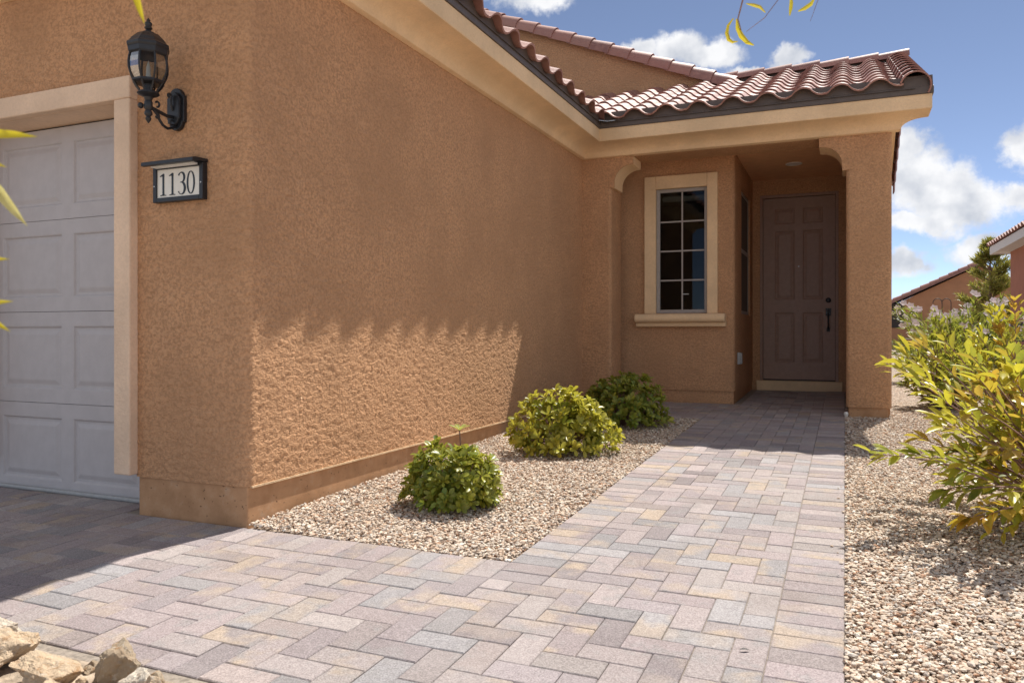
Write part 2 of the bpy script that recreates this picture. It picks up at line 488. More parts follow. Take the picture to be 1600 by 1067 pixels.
def sweep(name, mat, path, prof, parent=None, smooth=None):
    b = MB(); n = len(prof); rows = [offset_path(path, o) for o, z in prof]
    for k in range(len(path)):
        for j in range(n): b.v.append((rows[j][k].x, rows[j][k].y, prof[j][1]))
    for k in range(len(path) - 1):
        for j in range(n):
            j2 = (j + 1) % n; b.f.append((k * n + j, (k + 1) * n + j, (k + 1) * n + j2, k * n + j2))
    b.f.append(tuple(range(n))); m = (len(path) - 1) * n; b.f.append(tuple(m + j for j in range(n))[::-1])
    return b.build(name, mat, parent, smooth)
XZ = lambda Y: None
def paneled(name, mat, parent, x0, x1, z0, z1, y, rects, prof, thick, pname='panel', flip=1):
    """a slab facing -Y with moulded panels set in openings; each panel its own piece"""
    b = MB()
    xs = sorted({x0, x1, *[r[0] for r in rects], *[r[1] for r in rects]}); zs = sorted({z0, z1, *[r[2] for r in rects], *[r[3] for r in rects]})
    for xa, xb in zip(xs, xs[1:]):
        for za, zb in zip(zs, zs[1:]):
            cx, cz = (xa + xb) / 2, (za + zb) / 2
            if any(r[0] < cx < r[1] and r[2] < cz < r[3] for r in rects): continue
            b.face((xa, y, za), (xb, y, za), (xb, y, zb), (xa, y, zb))
    for (a, c, d, e) in ((x0, x0, z1, z0), (x1, x1, z0, z1)): b.face((a, y, d), (c, y, e), (c, y + thick, e), (a, y + thick, d))
    b.face((x0, y, z1), (x0, y + thick, z1), (x1, y + thick, z1), (x1, y, z1)); b.face((x0, y, z0), (x1, y, z0), (x1, y + thick, z0), (x0, y + thick, z0))
    slab = b.build(name, mat, parent)
    tgt = slab
    for r in rects:
        q = MB(); prev = None
        for ins, dep in prof:
            ring = [(r[0] + ins, y + dep, r[2] + ins), (r[1] - ins, y + dep, r[2] + ins), (r[1] - ins, y + dep, r[3] - ins), (r[0] + ins, y + dep, r[3] - ins)]
            if prev:
                for k in range(4):
                    k2 = (k + 1) % 4; q.face(prev[k], prev[k2], ring[k2], ring[k])
            prev = ring
        q.face(*prev)
        q.build(pname, mat, parent if flip == 2 else tgt)
    return slab

# ------------------------------------------------------------------ terrain
S_SLOPE = .026; Y0 = 3.01
def g(y): return S_SLOPE * (min(max(y, -6), 11.2) - Y0)
def gv(y): return S_SLOPE * (np.clip(y, -6, 11.2) - Y0)
TILT = Matrix.Rotation(math.atan(S_SLOPE), 4, 'X')
b = MB()
ys = [-400, -40, -6, 3.01, 11.2, 60, 900]; xs = [-700, -60, 60, 700]
for a, c in zip(ys, ys[1:]):
    for d, e in zip(xs, xs[1:]):
        b.face((d, a, g(a) - .075), (e, a, g(a) - .075), (e, c, g(c) - .075), (d, c, g(c) - .075))
ground = b.build('ground', 'soil'); tag(ground, 'tan desert soil around the house', kind='structure')
b = MB()
for ya, yb in ((-8, -6), (-6, 3.01), (3.01, 11.2), (11.2, 45)):
    b.face((.0, ya, g(ya) - .012), (16, ya, g(ya) - .012), (16, yb, g(yb) - .012), (.0, yb, g(yb) - .012))
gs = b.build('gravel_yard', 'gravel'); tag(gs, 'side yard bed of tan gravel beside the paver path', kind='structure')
b = MB().face((-2.76, 3.0, g(3.0) - .012), (-1.30, 3.0, g(3.0) - .012), (-1.30, 7.75, g(7.75) - .012), (-2.76, 7.75, g(7.75) - .012))
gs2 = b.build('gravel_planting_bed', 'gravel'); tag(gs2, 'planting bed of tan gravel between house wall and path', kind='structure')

# ------------------------------------------------------------------ pavers
U = .1085
def paver_mesh(lx, ly, name):
    j = .0014; hx, hy = lx / 2 - j, ly / 2 - j; c = .0032; d = .0030
    ring = lambda ax, ay, z: [(-ax, -ay, z), (ax, -ay, z), (ax, ay, z), (-ax, ay, z)]
    v = ring(hx, hy, -.06) + ring(hx, hy, -d) + ring(hx - c, hy - c, 0)
    f = [(8, 9, 10, 11)]
    for a in (0, 4):
        for k in range(4):
            k2 = (k + 1) % 4; f.append((a + k, a + k2, a + 4 + k2, a + 4 + k))
    return np.array(v), f
PV, PF = paver_mesh(2 * U, U, 'p'); HV, HF = paver_mesh(U, U, 'h')
pm = bpy.data.meshes.new('paver'); pm.from_pydata(PV.tolist(), [], PF); pm.materials.append(M['paver'])
hm = bpy.data.meshes.new('half_paver'); hm.from_pydata(HV.tolist(), [], HF); hm.materials.append(M['paver'])
pav = {'path': [], 'driveway': []}
PALETTE = [(.385, .308, .308), (.41, .335, .328), (.345, .288, .300), (.42, .352, .342), (.36, .340, .348), (.40, .318, .298), (.30, .245, .255), (.45, .385, .365), (.335, .325, .340), (.38, .300, .305)]
def add_paver(which, cx, cy, rot, half=False):
    k = random.random()
    c = random.choice(PALETTE); s = random.choice((.80, .92, 1.0, 1.0, 1.08, 1.18)) * random.uniform(.95, 1.05)
    al = 0. if k < .60 else (random.uniform(.3, .8) if k < .92 else 1.)
    if which == 'path' and random.random() < .02: c = (.46, .35, .25)
    m = Matrix.Translation((cx, cy, g(cy) + random.uniform(-.0016, .0016))) @ TILT @ Matrix.Rotation(rot + random.uniform(-.006, .006), 4, 'Z') \
        @ Matrix.Rotation(random.uniform(-.006, .006), 4, 'X') @ Matrix.Rotation(random.uniform(-.005, .005), 4, 'Y')
    pav[which].append((m, (c[0] * s, c[1] * s, c[2] * s, al), half))
XR = -2 * U; YB = 2.79
XL = XR - 8 * U                       # inner side of the path's edge course
def zone(x, y):                       # which field a herringbone cell belongs to
    if x > XR: return None
    if y < YB:
        if x < -8.6 or y < -.6: return None
        if y < 1.66 and x < -1.5: return None
        return 'driveway'
    if XL < x < XR and y < 10.87: 
        if y > 9.04 and x < -1.15: return None
        return 'path'
    if 7.93 < y < 9.04 and -2.73 < x < XR: return 'path'
    return None
for i in range(-90, 10):
    for j in range(-36, 84):
        x, y = XL + (i + .5) * U, YB + (j + .5) * U
        zn = zone(x, y)
        if zn is None: continue
        k = (i - j) % 4
        if k in (0, 1):
            p = (x + U, y) if k == 0 else (x - U, y)
            ok = zone(*p) is not None
            if ok and k == 0: add_paver(zn, x + U / 2, y, 0)
            elif not ok: add_paver(zn, x, y, 0, True)
        else:
            p = (x, y - U) if k == 2 else (x, y + U)
            ok = zone(*p) is not None
            if ok and k == 2: add_paver(zn, x, y - U / 2, PI / 2)
            elif not ok: add_paver(zn, x, y, 0, True)
n = 0
y = -.6
while y < 10.87:                      # edge course on the yard side
    if not (y > 8.3): add_paver('path' if y > YB else 'driveway', -U, y + U / 2, 0)
    elif y < 10.85: add_paver('path', -U, y + U / 2, 0)
    y += U
y = YB
while y < 7.72:                       # edge course along the planting bed
    add_paver('path', XL - U, y + U / 2, 0); y += U
x = XL - 2 * U
while x > -8.6:                       # edge course across the driveway
    add_paver('driveway', x - U / 2, YB + U, PI / 2)
    if x < -3.5: add_paver('driveway', x - U / 2, YB + 3 * U - .002, PI / 2)
    x -= U
x = XL
while x > -2.7:
    add_paver('path', x - U / 2, 7.93 - U, PI / 2); x -= U
pth = MB()
for xa, xb, ya, yb in ((XL - 2 * U, -.001, YB, 10.9), (-2.74, XL - 2 * U, 7.727, 9.1)):
    pth.face((xa, ya, g(ya) - .007), (xb, ya, g(ya) - .007), (xb, yb, g(yb) - .007), (xa, yb, g(yb) - .007))
path = pth.build('path', 'sand_line'); tag(path, 'herringbone paver path leading to the front door', kind='structure')
drv = MB()
for xa, xb, ya, yb in ((-8.7, -.001, -.7, YB), (-8.7, XL - 2 * U, YB, 3.006), (-8.7, -3.4, 3.006, 3.26)):
    drv.face((xa, ya, g(ya) - .007), (xb, ya, g(ya) - .007), (xb, yb, g(yb) - .007), (xa, yb, g(yb) - .007))
driveway = drv.build('driveway', 'sand_line'); tag(driveway, 'herringbone paver driveway in front of the garage', kind='structure')
for which, par in (('path', path), ('driveway', driveway)):
    def size(e):
        q = seen(e[0].translation)
        if q is None or not (-40 < q[0] < 1640 and 480 < q[1] < 1110): return 1e6
        return q[2]
    L = sorted(pav[which], key=size)
    for m, c, half in L[:300]: place_m('paver', hm if half else pm, m, par, c)
    rest = L[300:]
    for half, (tv, tf) in ((False, (PV, PF)), (True, (HV, HF))):
        rr = [e for e in rest if e[2] == half]
        if rr:
            o = place('paver_field', instanced('paver_field', tv, np.array(tf), [np.array(e[0]) for e in rr], [e[1] for e in rr]), 'paver_joined', par)
            o['kind'] = 'stuff'

# ------------------------------------------------------------------ loose gravel
def ico():
    t = (1 + 5 ** .5) / 2
    v = np.array([(-1, t, 0), (1, t, 0), (-1, -t, 0), (1, -t, 0), (0, -1, t), (0, 1, t), (0, -1, -t), (0, 1, -t), (t, 0, -1), (t, 0, 1), (-t, 0, -1), (-t, 0, 1)])
    f = np.array([(0, 11, 5), (0, 5, 1), (0, 1, 7), (0, 7, 10), (0, 10, 11), (1, 5, 9), (5, 11, 4), (11, 10, 2), (10, 7, 6), (7, 1, 8), (3, 9, 4), (3, 4, 2), (3, 2, 6), (3, 6, 8), (3, 8, 9), (4, 9, 5), (2, 4, 11), (6, 2, 10), (8, 6, 7), (9, 8, 1)])
    return v / np.linalg.norm(v[0]), f
IV, IF = ico()
PEB = np.array([(.72, .60, .48), (.80, .71, .60), (.66, .53, .41), (.58, .43, .32), (.75, .62, .49), (.46, .27, .17), (.44, .38, .33), (.83, .77, .68), (.36, .24, .17), (.68, .49, .35), (.70, .59, .49)])
PEBP = np.array([.15, .12, .14, .11, .13, .07, .07, .07, .04, .06, .04])
def pebbles(name, xy, label, rmin=.0048, rmax=.0112, parent=None):
    N = len(xy)
    r = rmin + (rmax - rmin) * rng.random(N) ** 1.8
    sc = np.stack([r * rng.uniform(.8, 1.5, N), r * rng.uniform(.75, 1.1, N), r * rng.uniform(.38, .72, N)], 1)
    a = rng.random(N) * 2 * PI; tl = rng.normal(0, .34, N)
    ca, sa, ct, st = np.cos(a), np.sin(a), np.cos(tl), np.sin(tl)
    rot = np.zeros((N, 3, 3))
    rot[:, 0, 0] = ca; rot[:, 0, 1] = -sa * ct; rot[:, 0, 2] = sa * st
    rot[:, 1, 0] = sa; rot[:, 1, 1] = ca * ct; rot[:, 1, 2] = -ca * st
    rot[:, 2, 1] = st; rot[:, 2, 2] = ct
    m = np.zeros((N, 4, 4)); m[:, :3, :3] = rot * sc[:, None, :]
    m[:, 0, 3] = xy[:, 0]; m[:, 1, 3] = xy[:, 1]; m[:, 2, 3] = gv(xy[:, 1]) - .008 + rng.random(N) * .014; m[:, 3, 3] = 1
    if xy.shape[1] > 2: m[:, 2, 3] += xy[:, 2]
    cols = PEB[rng.choice(len(PEB), N, p=PEBP)] * rng.uniform(.82, 1.12, (N, 1))
    V, F, C = [], [], []
    for k in range(8):
        sel = np.arange(N) % 8 == k
        tv = IV * (1 + rng.normal(0, .24, (12, 1)))
        h = np.c_[tv, np.ones(12)]
        v = np.einsum('nij,kj->nki', m[sel], h)[:, :, :3].reshape(-1, 3)
        base = sum(len(q) for q in V)
        F.append((IF[None] + (np.arange(sel.sum()) * 12)[:, None, None]).reshape(-1, 3) + base); V.append(v)
        C.append(np.repeat(np.c_[cols[sel], np.ones(sel.sum())], 12, 0))
    o = place(name, np_mesh(name, np.concatenate(V), np.concatenate(F), np.concatenate(C)), 'pebble', parent)
    return tag(o, label, 'gravel', kind='stuff')
def scatter(x0, x1, y0, y1, dens):
    n = int((x1 - x0) * (y1 - y0) * dens)
    return np.c_[rng.uniform(x0, x1, n), rng.uniform(y0, y1, n)]
a = np.concatenate([scatter(.003, 1.1, 1.9, 3.6, 11000), scatter(.003, 1.45, 3.6, 6.0, 7800), scatter(.003, 1.9, 6.0, 9.0, 3400)])
a = a[(a[:, 0] < .215 * a[:, 1] + .12) & ~((a[:, 1] > 8.37) & (a[:, 0] < .41))]
stray = np.c_[-np.abs(rng.normal(0, .035, 24)), rng.uniform(2.3, 8, 24)]; a = np.r_[a, stray]
zs_ = np.r_[np.zeros(len(a) - 24), np.full(24, .003)]
pebbles('loose_gravel', np.c_[a, zs_], 'loose tan and brown gravel covering the side yard')
a = np.concatenate([scatter(-2.72, XL - 2 * U - .004, 3.01, 5.2, 8600), scatter(-2.72, XL - 2 * U - .004, 5.2, 7.72, 4800)])
wall_mound = np.clip(1 - (a[:, 0] + 2.73) / .5, 0, 1) * .02
pebbles('loose_gravel', np.c_[a, wall_mound], 'loose tan gravel around the clipped shrubs by the wall')

# ------------------------------------------------------------------ house
XW, YF, YP, XRT = -2.73, 3.01, 8.35, .42
house = empty('house', (-2.73, 3.01, 0)); tag(house, 'tan stucco house with red clay tile roof, garage and covered porch', 'house')
# garage wall, its rounded corner and the long wall in one face
pts = rounded([(-5.0, YF), (XW, YF), (XW, YP + .02)], .045, 6)
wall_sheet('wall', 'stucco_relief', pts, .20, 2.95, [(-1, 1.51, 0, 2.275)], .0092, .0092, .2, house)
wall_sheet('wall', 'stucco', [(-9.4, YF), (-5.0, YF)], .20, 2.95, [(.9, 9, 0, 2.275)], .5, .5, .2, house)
b = MB().box(-3.488, XW - .012, YF + .012, YP + .3, -.25, .203); b.build('plinth', 'plinth', house, bevel=.006)
b = MB(); b.prism([(XW - .012, .192), (XW + .004, .192), (XW + .004, .202), (XW - .012, .202)], YF + .03, YP, lambda p, q, a: (p, a, q)); b.build('weep_screed', 'trim', house)
b = MB().box(-9.4, -8.5, YF + .012, 3.4, -.25, .203); b.build('plinth', 'plinth', house)
b = MB(); b.box(-3.600, -3.482, 2.955, YF + .004, .213, 2.217); b.box(-8.62, -8.5, 2.955, YF + .004, .213, 2.217); b.box(-8.62, -3.482, 2.955, YF + .004, 2.217, 2.337)
b.build('door_surround', 'trim_shade_pink', house, bevel=.008)
b = MB(); b.box(-8.5, -3.49, YF + .006, 3.32, 2.219, 2.29); b.box(-3.602, -3.492, YF + .006, 3.19, .213, 2.217)
b.build('door_jamb', 'trim_shade_pink', house)
# garage door
gd = empty('garage_door', (-6.05, 3.2, 0), house)
sec_h = .555; z = -.012
for k in range(4):
    rects = []
    for q in range(8):
        cx = -3.965 - .637 * q
        if cx - .27 > -8.5: rects.append((cx - .27, cx + .27, z + .085, z + sec_h - .085))
    paneled('door_section', 'garage_door', gd, -8.55, -3.5, z + .0015, z + sec_h - .0015, 3.2, rects,
            [(0, 0), (.006, .002), (.014, .011), (.028, .011), (.052, .003), (.06, .002)], .04, 'panel', 2)
    z += sec_h
MB().box(-8.55, -3.5, 3.215, 3.245, -.03, 2.25).build('door_backing', 'door_dark', gd)
MB().tube([(-8.5, 3.185, g(3.2) + .012), (-3.5, 3.185, g(3.2) + .012)], .014, 8).build('bottom_seal', 'grey_box', gd, 60)

# cornice all round the eaves
cpath = [(-9.4, YF), (XW, YF), (XW, YP), (XRT + .03, YP), (XRT + .03, YP + .04)]
prof = [(-.03, 2.922), (.03, 2.922), (.045, 2.928), (.05, 2.945)]
for k in range(1, 9):
    t = PI / 2 * k / 8; prof.append((.27 - .22 * math.cos(t), 2.945 + .095 * math.sin(t)))
prof += [(.286, 3.042), (.29, 3.048), (.29, 3.175), (-.03, 3.175)]
sweep('cornice', 'trim', cpath, prof, house, 25)
sweep('roof_flashing', 'flash', cpath, [(.20, 3.178), (.302, 3.178), (.302, 3.243), (.296, 3.247), (.292, 3.345), (.284, 3.345), (.20, 3.25)], house)

# porch walls
wx0, wx1, wz0, wz1 = -2.057, -1.455, 1.20, 2.667
XB = -1.154; YD = 10.97
sp = rounded([(-3.2, 9.1), (XB, 9.1), (XB, YD + .01)], .05, 6)
def s_of(x, y):                       # distance along the porch wall's plan line
    arc = PI / 2 * .05
    return x + 3.2 if y is None else (XB - .05 + 3.2) + arc + (y - 9.15)
wall_sheet('wall', 'stucco', sp, .30, 3.06, [(s_of(wx0, None), s_of(wx1, None), wz0, wz1), (s_of(0, 9.72), s_of(0, 10.64), 1.2, 2.72)], .4, .4, .09, house)
wall_sheet('wall', 'stucco', [(-1.3, YD), (.03, YD)], .24, 3.06, [(1.3 - 1.06, 1.3 - .075, .1, 2.83)], .4, .4, .10, house)
b = MB().box(-3.2, XB - .014, 9.114, YD, 0, .30); b.build('plinth', 'stucco', house)
MB().box(-1.25, .03, 10.978, 11.2, -.1, .245).build('plinth', 'plinth', house)
b = MB().box(-1.10, -.03, 10.94, 11.06, .1, .327); b.build('threshold', 'trim', house, bevel=.006)
# pilaster, pillar, beam
def rbox(name, x0, x1, y0, y1, z0, z1, r, mat='stucco', par=house):
    poly = []
    for cx, cy, a0 in ((x1 - r, y0 + r, -90), (x1 - r, y1 - r, 0), (x0 + r, y1 - r, 90), (x0 + r, y0 + r, 180)):
        for k in range(6): t = R(a0 + 90 * k / 5); poly.append((cx + r * math.cos(t), cy + r * math.sin(t)))
    return MB().prism(poly, z0, z1, lambda p, q, a: (p, q, a)).build(name, mat, par, 30)
rbox('pilaster', XW - .3, -2.393, YP, 8.79, .24, 2.93, .045)
MB().box(XW - .3, -2.42, YP + .02, 8.77, 0, .25).build('plinth', 'plinth', house)
rbox('pillar', .012, XRT, YP, 8.80, .235, 2.93, .04)
MB().box(.035, XRT - .03, YP + .02, 8.8, 0, .24).build('plinth', 'plinth', house, bevel=.006)
MB().box(-2.6, XRT, YP + .003, 8.785, 2.924, 3.2).build('beam', 'stucco', house)
rbox('wall', .03, XRT, 8.79, 13.6, .2, 3.2, .03)
MB().box(.0325, XRT - .002, 8.6, 13.55, 0, .21).build('plinth', 'plinth', house)
MB().prism([(8.5, 3.1), (13.5, 3.1), (10.86, 4.22)], .10, XRT - .004, lambda p, q, a: (a, p, q)).build('gable_wall', 'stucco', house)
MB().box(-3.2, .03, 8.785, 11.3, 3.03, 3.06).build('porch_ceiling', 'ceiling', house)
def bracket(xw, sgn):
    br = empty('bracket', (xw, YP + .2, 2.58), house)
    cur = []
    for k in range(11):
        t = PI / 2 * k / 10; cur.append((xw + sgn * (.035 + .195 * (1 - math.cos(t))), 2.64 + .19 * math.sin(t)))
    xi_ = xw - sgn * .07
    poly = [(xi_, 2.925), (xi_, 2.585), (xw + sgn * .035, 2.585)] + cur + [(xw + sgn * .25, 2.835), (xw + sgn * .25, 2.925)]
    if sgn < 0: poly = poly[::-1]
    MB().prism(poly[::-1], YP - .003, YP + .012, lambda p, q, a: (p, a, q)).build('bracket_face', 'stucco', br)
    under = [(xw, 2.586), (xw + sgn * .034, 2.586)] + cur + [(xw + sgn * .249, 2.836), (xw + sgn * .249, 2.92)]
    poly2 = [(xw, 2.92)] + under
    MB().prism(poly2, YP + .012, YP + .35, lambda p, q, a: (p, a, q)).build('bracket_body', 'trim', br, 40)
bracket(-2.393, 1); bracket(.012, -1)

# front door
fd = empty('front_door', (-.57, 11.0, .34), house)
dx0, dx1, dz0, dz1 = -1.02, -.115, .345, 2.787
W_, H_ = dx1 - dx0, dz1 - dz0
rects = []
for xa, xb in ((.165, .445), (.555, .835)):
    for ta, tb in ((.058, .145), (.18, .562), (.632, .908)):
        rects.append((dx0 + xa * W_, dx0 + xb * W_, dz1 - tb * H_, dz1 - ta * H_))
paneled('door_slab', 'door', fd, dx0, dx1, dz0, dz1, 11.03, rects, [(0, 0), (.008, .004), (.018, .013), (.026, .013), (.05, .005), (.056, .004)], .045, 'panel', 2)
MB().box(dx0, dx1, 11.022, 11.06, .328, .3445).build('door_sweep', 'door_dark', fd)
b = MB(); b.box(-1.06, -1.024, 10.985, 11.09, .328, 2.83); b.box(-.111, -.075, 10.985, 11.09, .328, 2.83); b.box(-1.024, -.111, 10.985, 11.09, 2.791, 2.83)
b.build('door_frame', 'door', fd, bevel=.004)
MB().box(-1.1, -.03, 11.092, 11.12, .2, 2.9).build('door_backing', 'door_dark', fd)
hx = -.20
b = MB(); b.lathe([(0.0, 0), (.030, .0), (.034, .006), (.034, .016), (.024, .024), (0.001, .026)], (0, 0, 0), 20); b.box(-.006, .006, -.016, .016, .02, .034)
b.v = [(hx + p[0], 11.03 - p[2], 1.40 + p[1]) for p in b.v]; b.build('deadbolt', 'black', fd, 35)
MB().box(hx - .034, hx + .034, 11.012, 11.031, 1.195, 1.295).build('handle_plate', 'black', fd, bevel=.006)
MB().box(hx - .02, hx + .02, 11.012, 11.031, .985, 1.04).build('handle_plate', 'black', fd, bevel=.006)
b = MB().tube([(hx, 11.02, 1.225), (hx, 10.985, 1.215), (hx, 10.968, 1.17), (hx, 10.966, 1.10), (hx, 10.975, 1.04), (hx, 11.02, 1.012)], [.012, .012, .010, .009, .010, .012], 10)
b.tube([(hx, 11.015, 1.262), (hx, 10.985, 1.268), (hx, 10.97, 1.262)], [.010, .008, .014], 8)
b.build('handle_grip', 'black', fd, 50)
b = MB(); b.lathe([(.001, 0), (.009, 0), (.009, .004), (.001, .005)], (0, 0, 0), 12); b.v = [((dx0 + dx1) / 2 + p[0], 11.03 - p[2], 1.86 + p[1]) for p in b.v]; b.build('peephole', 'silver', fd)

# front window with trim, sill, grid
wn = empty('window', ((wx0 + wx1) / 2, 9.1, 1.2), house)
b = MB(); tx0, tx1, tz0, tz1 = -2.19, -1.34, 1.192, 2.815
b.box(tx0, wx0 + .004, 9.055, 9.104, tz0, tz1); b.box(wx1 - .004, tx1, 9.055, 9.104, tz0, tz1); b.box(wx0 + .004, wx1 - .004, 9.055, 9.104, wz1 - .004, tz1)
b.build('window_trim', 'trim', wn, bevel=.007)
poly = [(9.104, 1.192), (9.0, 1.192)] + [(8.985 - .05 * math.sin(R(a)) + .015 - .01, 1.142 + .05 * math.cos(R(a))) for a in range(0, 181, 20)] + [(9.0, 1.092), (9.022, 1.088), (9.022, 1.042), (9.104, 1.042)]
b = MB().prism(poly, -2.285, -1.245, lambda p, q, a: (a, p, q)); b.build('window_sill', 'trim', wn, 35, bevel=.01)
b = MB(); fw = .042; yf0, yf1 = 9.112, 9.165
b.box(wx0, wx0 + fw, yf0, yf1, wz0, wz1); b.box(wx1 - fw, wx1, yf0, yf1, wz0, wz1); b.box(wx0 + fw, wx1 - fw, yf0, yf1, wz0, wz0 + fw); b.box(wx0 + fw, wx1 - fw, yf0, yf1, wz1 - fw, wz1)
b.build('window_frame', 'frame', wn, bevel=.004)
gx0, gx1, gz0, gz1 = wx0 + fw, wx1 - fw, wz0 + fw, wz1 - fw
mx = (gx0 + gx1) / 2; rows = [gz0 + (gz1 - gz0) * k / 4 for k in range(5)]
MB().box(mx - .009, mx + .009, 9.134, 9.1415, gz0, gz1).build('muntin', 'frame', wn)
for k in (1, 2, 3):
    for xa, xb in ((gx0, mx - .009), (mx + .009, gx1)): MB().box(xa, xb, 9.134, 9.1415, rows[k] - .009, rows[k] + .009).build('muntin', 'frame', wn)
for k in range(4):
    for xa, xb in ((gx0, mx - .009), (mx + .009, gx1)):
        za, zb = rows[k] + (.009 if k else 0), rows[k + 1] - (.009 if k < 3 else 0)
        MB().box(xa, xb, 9.1365, 9.1395, za, zb).build('pane', 'glass', wn)
MB().tube([(gx0 + .01, 9.24, gz1 - .06), (gx1 - .01, 9.24, gz1 - .06)], .035, 12).build('roller_blind', 'blind', wn, 60)
b = MB(); b.box(-1.75, -1.68, 9.12, 9.1335, 1.42, 1.428); b.build('latch', 'silver', wn)
room = MB(); room.box(-3.6, -1.18, 9.2, 12.5, .3, 3.02); room.f = [f[::-1] for f in room.f[:2]] + [f[::-1] for f in room.f[3:]]; room.build('room', 'room', house)
# narrow window in the return wall
w2 = empty('window', (XB, 10.18, 1.2), house)
b = MB(); ya, yb, za, zb = 9.72, 10.64, 1.2, 2.72; xo, xi = XB - .02, XB - .07
b.box(xi, xo, ya, ya + .04, za, zb); b.box(xi, xo, yb - .04, yb, za, zb); b.box(xi, xo, ya + .04, yb - .04, za, za + .045); b.box(xi, xo, ya + .04, yb - .04, zb - .04, zb); b.box(xi, xo, ya + .04, yb - .04, 1.965, 2.015)
b.build('window_frame', 'frame', w2, bevel=.003)
for zl, zh in ((za + .045, 1.965), (2.015, zb - .04)): MB().box(xi + .02, xi + .024, ya + .04, yb - .04, zl, zh).build('pane', 'glass', w2)

# ------------------------------------------------------------------ roofs
TP, TL, TE = .335, .375, .307
PITCH = .40; CP, SP_ = math.cos(math.atan(PITCH)), math.sin(math.atan(PITCH))
def tile_template(n=12):
    v, f = [], []
    for k in range(n + 1):
        x = k / n; c = math.cos(2 * PI * (x - .40)); zz = .039 * (1 + math.copysign(abs(c) ** .7, c))
        for (yy, dz) in ((0, 0), (TL, 0), (0, -.017), (TL, -.017)):
            v.append((x * TP, yy, zz + dz + .024 * (1 - yy / TL)))
    for k in range(n):
        a, c = 4 * k, 4 * (k + 1)
        f += [(a, c, c + 1, a + 1), (a + 2, a + 3, c + 3, c + 2), (a, a + 2, c + 2, c), (a + 1, c + 1, c + 3, a + 3)]
    f += [(0, 1, 3, 2), (4 * n, 4 * n + 2, 4 * n + 3, 4 * n + 1)]
    return v, f
TV, TF = tile_template()
tm = bpy.data.meshes.new('roof_tile'); tm.from_pydata(TV, [], TF); tm.materials.append(M['tile'])
tm.polygons.foreach_set('use_smooth', [True] * len(tm.polygons)); tm.set_sharp_from_angle(angle=R(40))
def barrel(r0, r1, L, a0, a1, th=.014, drop=0, n=12):
    b = MB(); prof = []
    for k in range(n + 1):
        t = R(a0 + (a1 - a0) * k / n); prof.append((math.cos(t), math.sin(t)))
    N = len(prof)
    for yy, r in ((0, r0), (L, r1)):
        for c, s in prof: b.v.append((r * c, yy, r * s))
        for c, s in prof: b.v.append(((r - th) * c, yy, (r - th) * s))
    A = lambda e, l, k: e * 2 * N + l * N + k
    for k in range(N - 1):
        b.f += [(A(0, 0, k), A(1, 0, k), A(1, 0, k + 1), A(0, 0, k + 1)), (A(0, 1, k), A(0, 1, k + 1), A(1, 1, k + 1), A(1, 1, k)),
                (A(0, 0, k), A(0, 0, k + 1), A(0, 1, k + 1), A(0, 1, k)), (A(1, 0, k), A(1, 1, k), A(1, 1, k + 1), A(1, 0, k + 1))]
    me = bpy.data.meshes.new('barrel_tile'); me.from_pydata(b.v, [], b.f); me.materials.append(M['tile'])
    me.polygons.foreach_set('use_smooth', [True] * len(me.polygons)); me.set_sharp_from_angle(angle=R(40))
    return me
rake_me = barrel(.135, .120, .36, 165, -35)
cap_me = barrel(.105, .088, .40, 185, -5)
rake2_me = barrel(.150, .132, .36, 195, -15)
def tile_col():
    c = random.choice([(.30, .135, .108), (.34, .155, .12), (.26, .115, .095), (.37, .19, .15), (.29, .14, .115)]); s = random.uniform(.85, 1.15)
    return (c[0] * s, c[1] * s, c[2] * s, 1)
def basis(x, y, z, o):
    return Matrix(((x[0], y[0], z[0], o[0]), (x[1], y[1], z[1], o[1]), (x[2], y[2], z[2], o[2]), (0, 0, 0, 1)))
EZ = 3.245; YE = YP - .345; XE = XW + .345          # tile edge lines
RY = 10.86                                          # porch ridge
roof = empty('roof', (-.8, YE, EZ), house)
RZ = EZ + PITCH * (RY - YE)
deck = MB()
XG = .60
deck.face((XE, YE + .03, EZ - .02), (XG, YE + .03, EZ - .02), (XG, RY, RZ - .02), (XE - (RY - YE), RY, RZ - .02))
deck.face((XG, RY, RZ - .02), (XG, 2 * RY - YE, EZ - .02), (-7, 2 * RY - YE, EZ - .02), (-7, RY, RZ - .02))
deck.face((XE - .03, YF - .31, EZ - .02), (XE - .03, YE, EZ - .02), (XE - (RY - YE), RY, RZ - .02), (XE - (RY - YE), YF - .31 + (RY - YE), RZ - .02))
deck.face((XE - .03, YF - .31, EZ - .02), (XE - (RY - YE), YF - .31 + (RY - YE), RZ - .02), (-9.5, YF - .31 + (RY - YE), RZ - .02), (-9.5, YF - .31, EZ - .02))
deck.face((XE - (RY - YE), RY, RZ - .02), (XE - (RY - YE), YF - .31 + (RY - YE), RZ - .02), (-9.5, YF - .31 + (RY - YE), RZ - .02), (-9.5, RY, RZ - .02))
deck.build('roof_deck', 'flash', roof)
yt, zt = Vector((0, CP, SP_)), Vector((0, -SP_, CP))
GY = 10.6; GXR = -1.45                              # gable wall behind
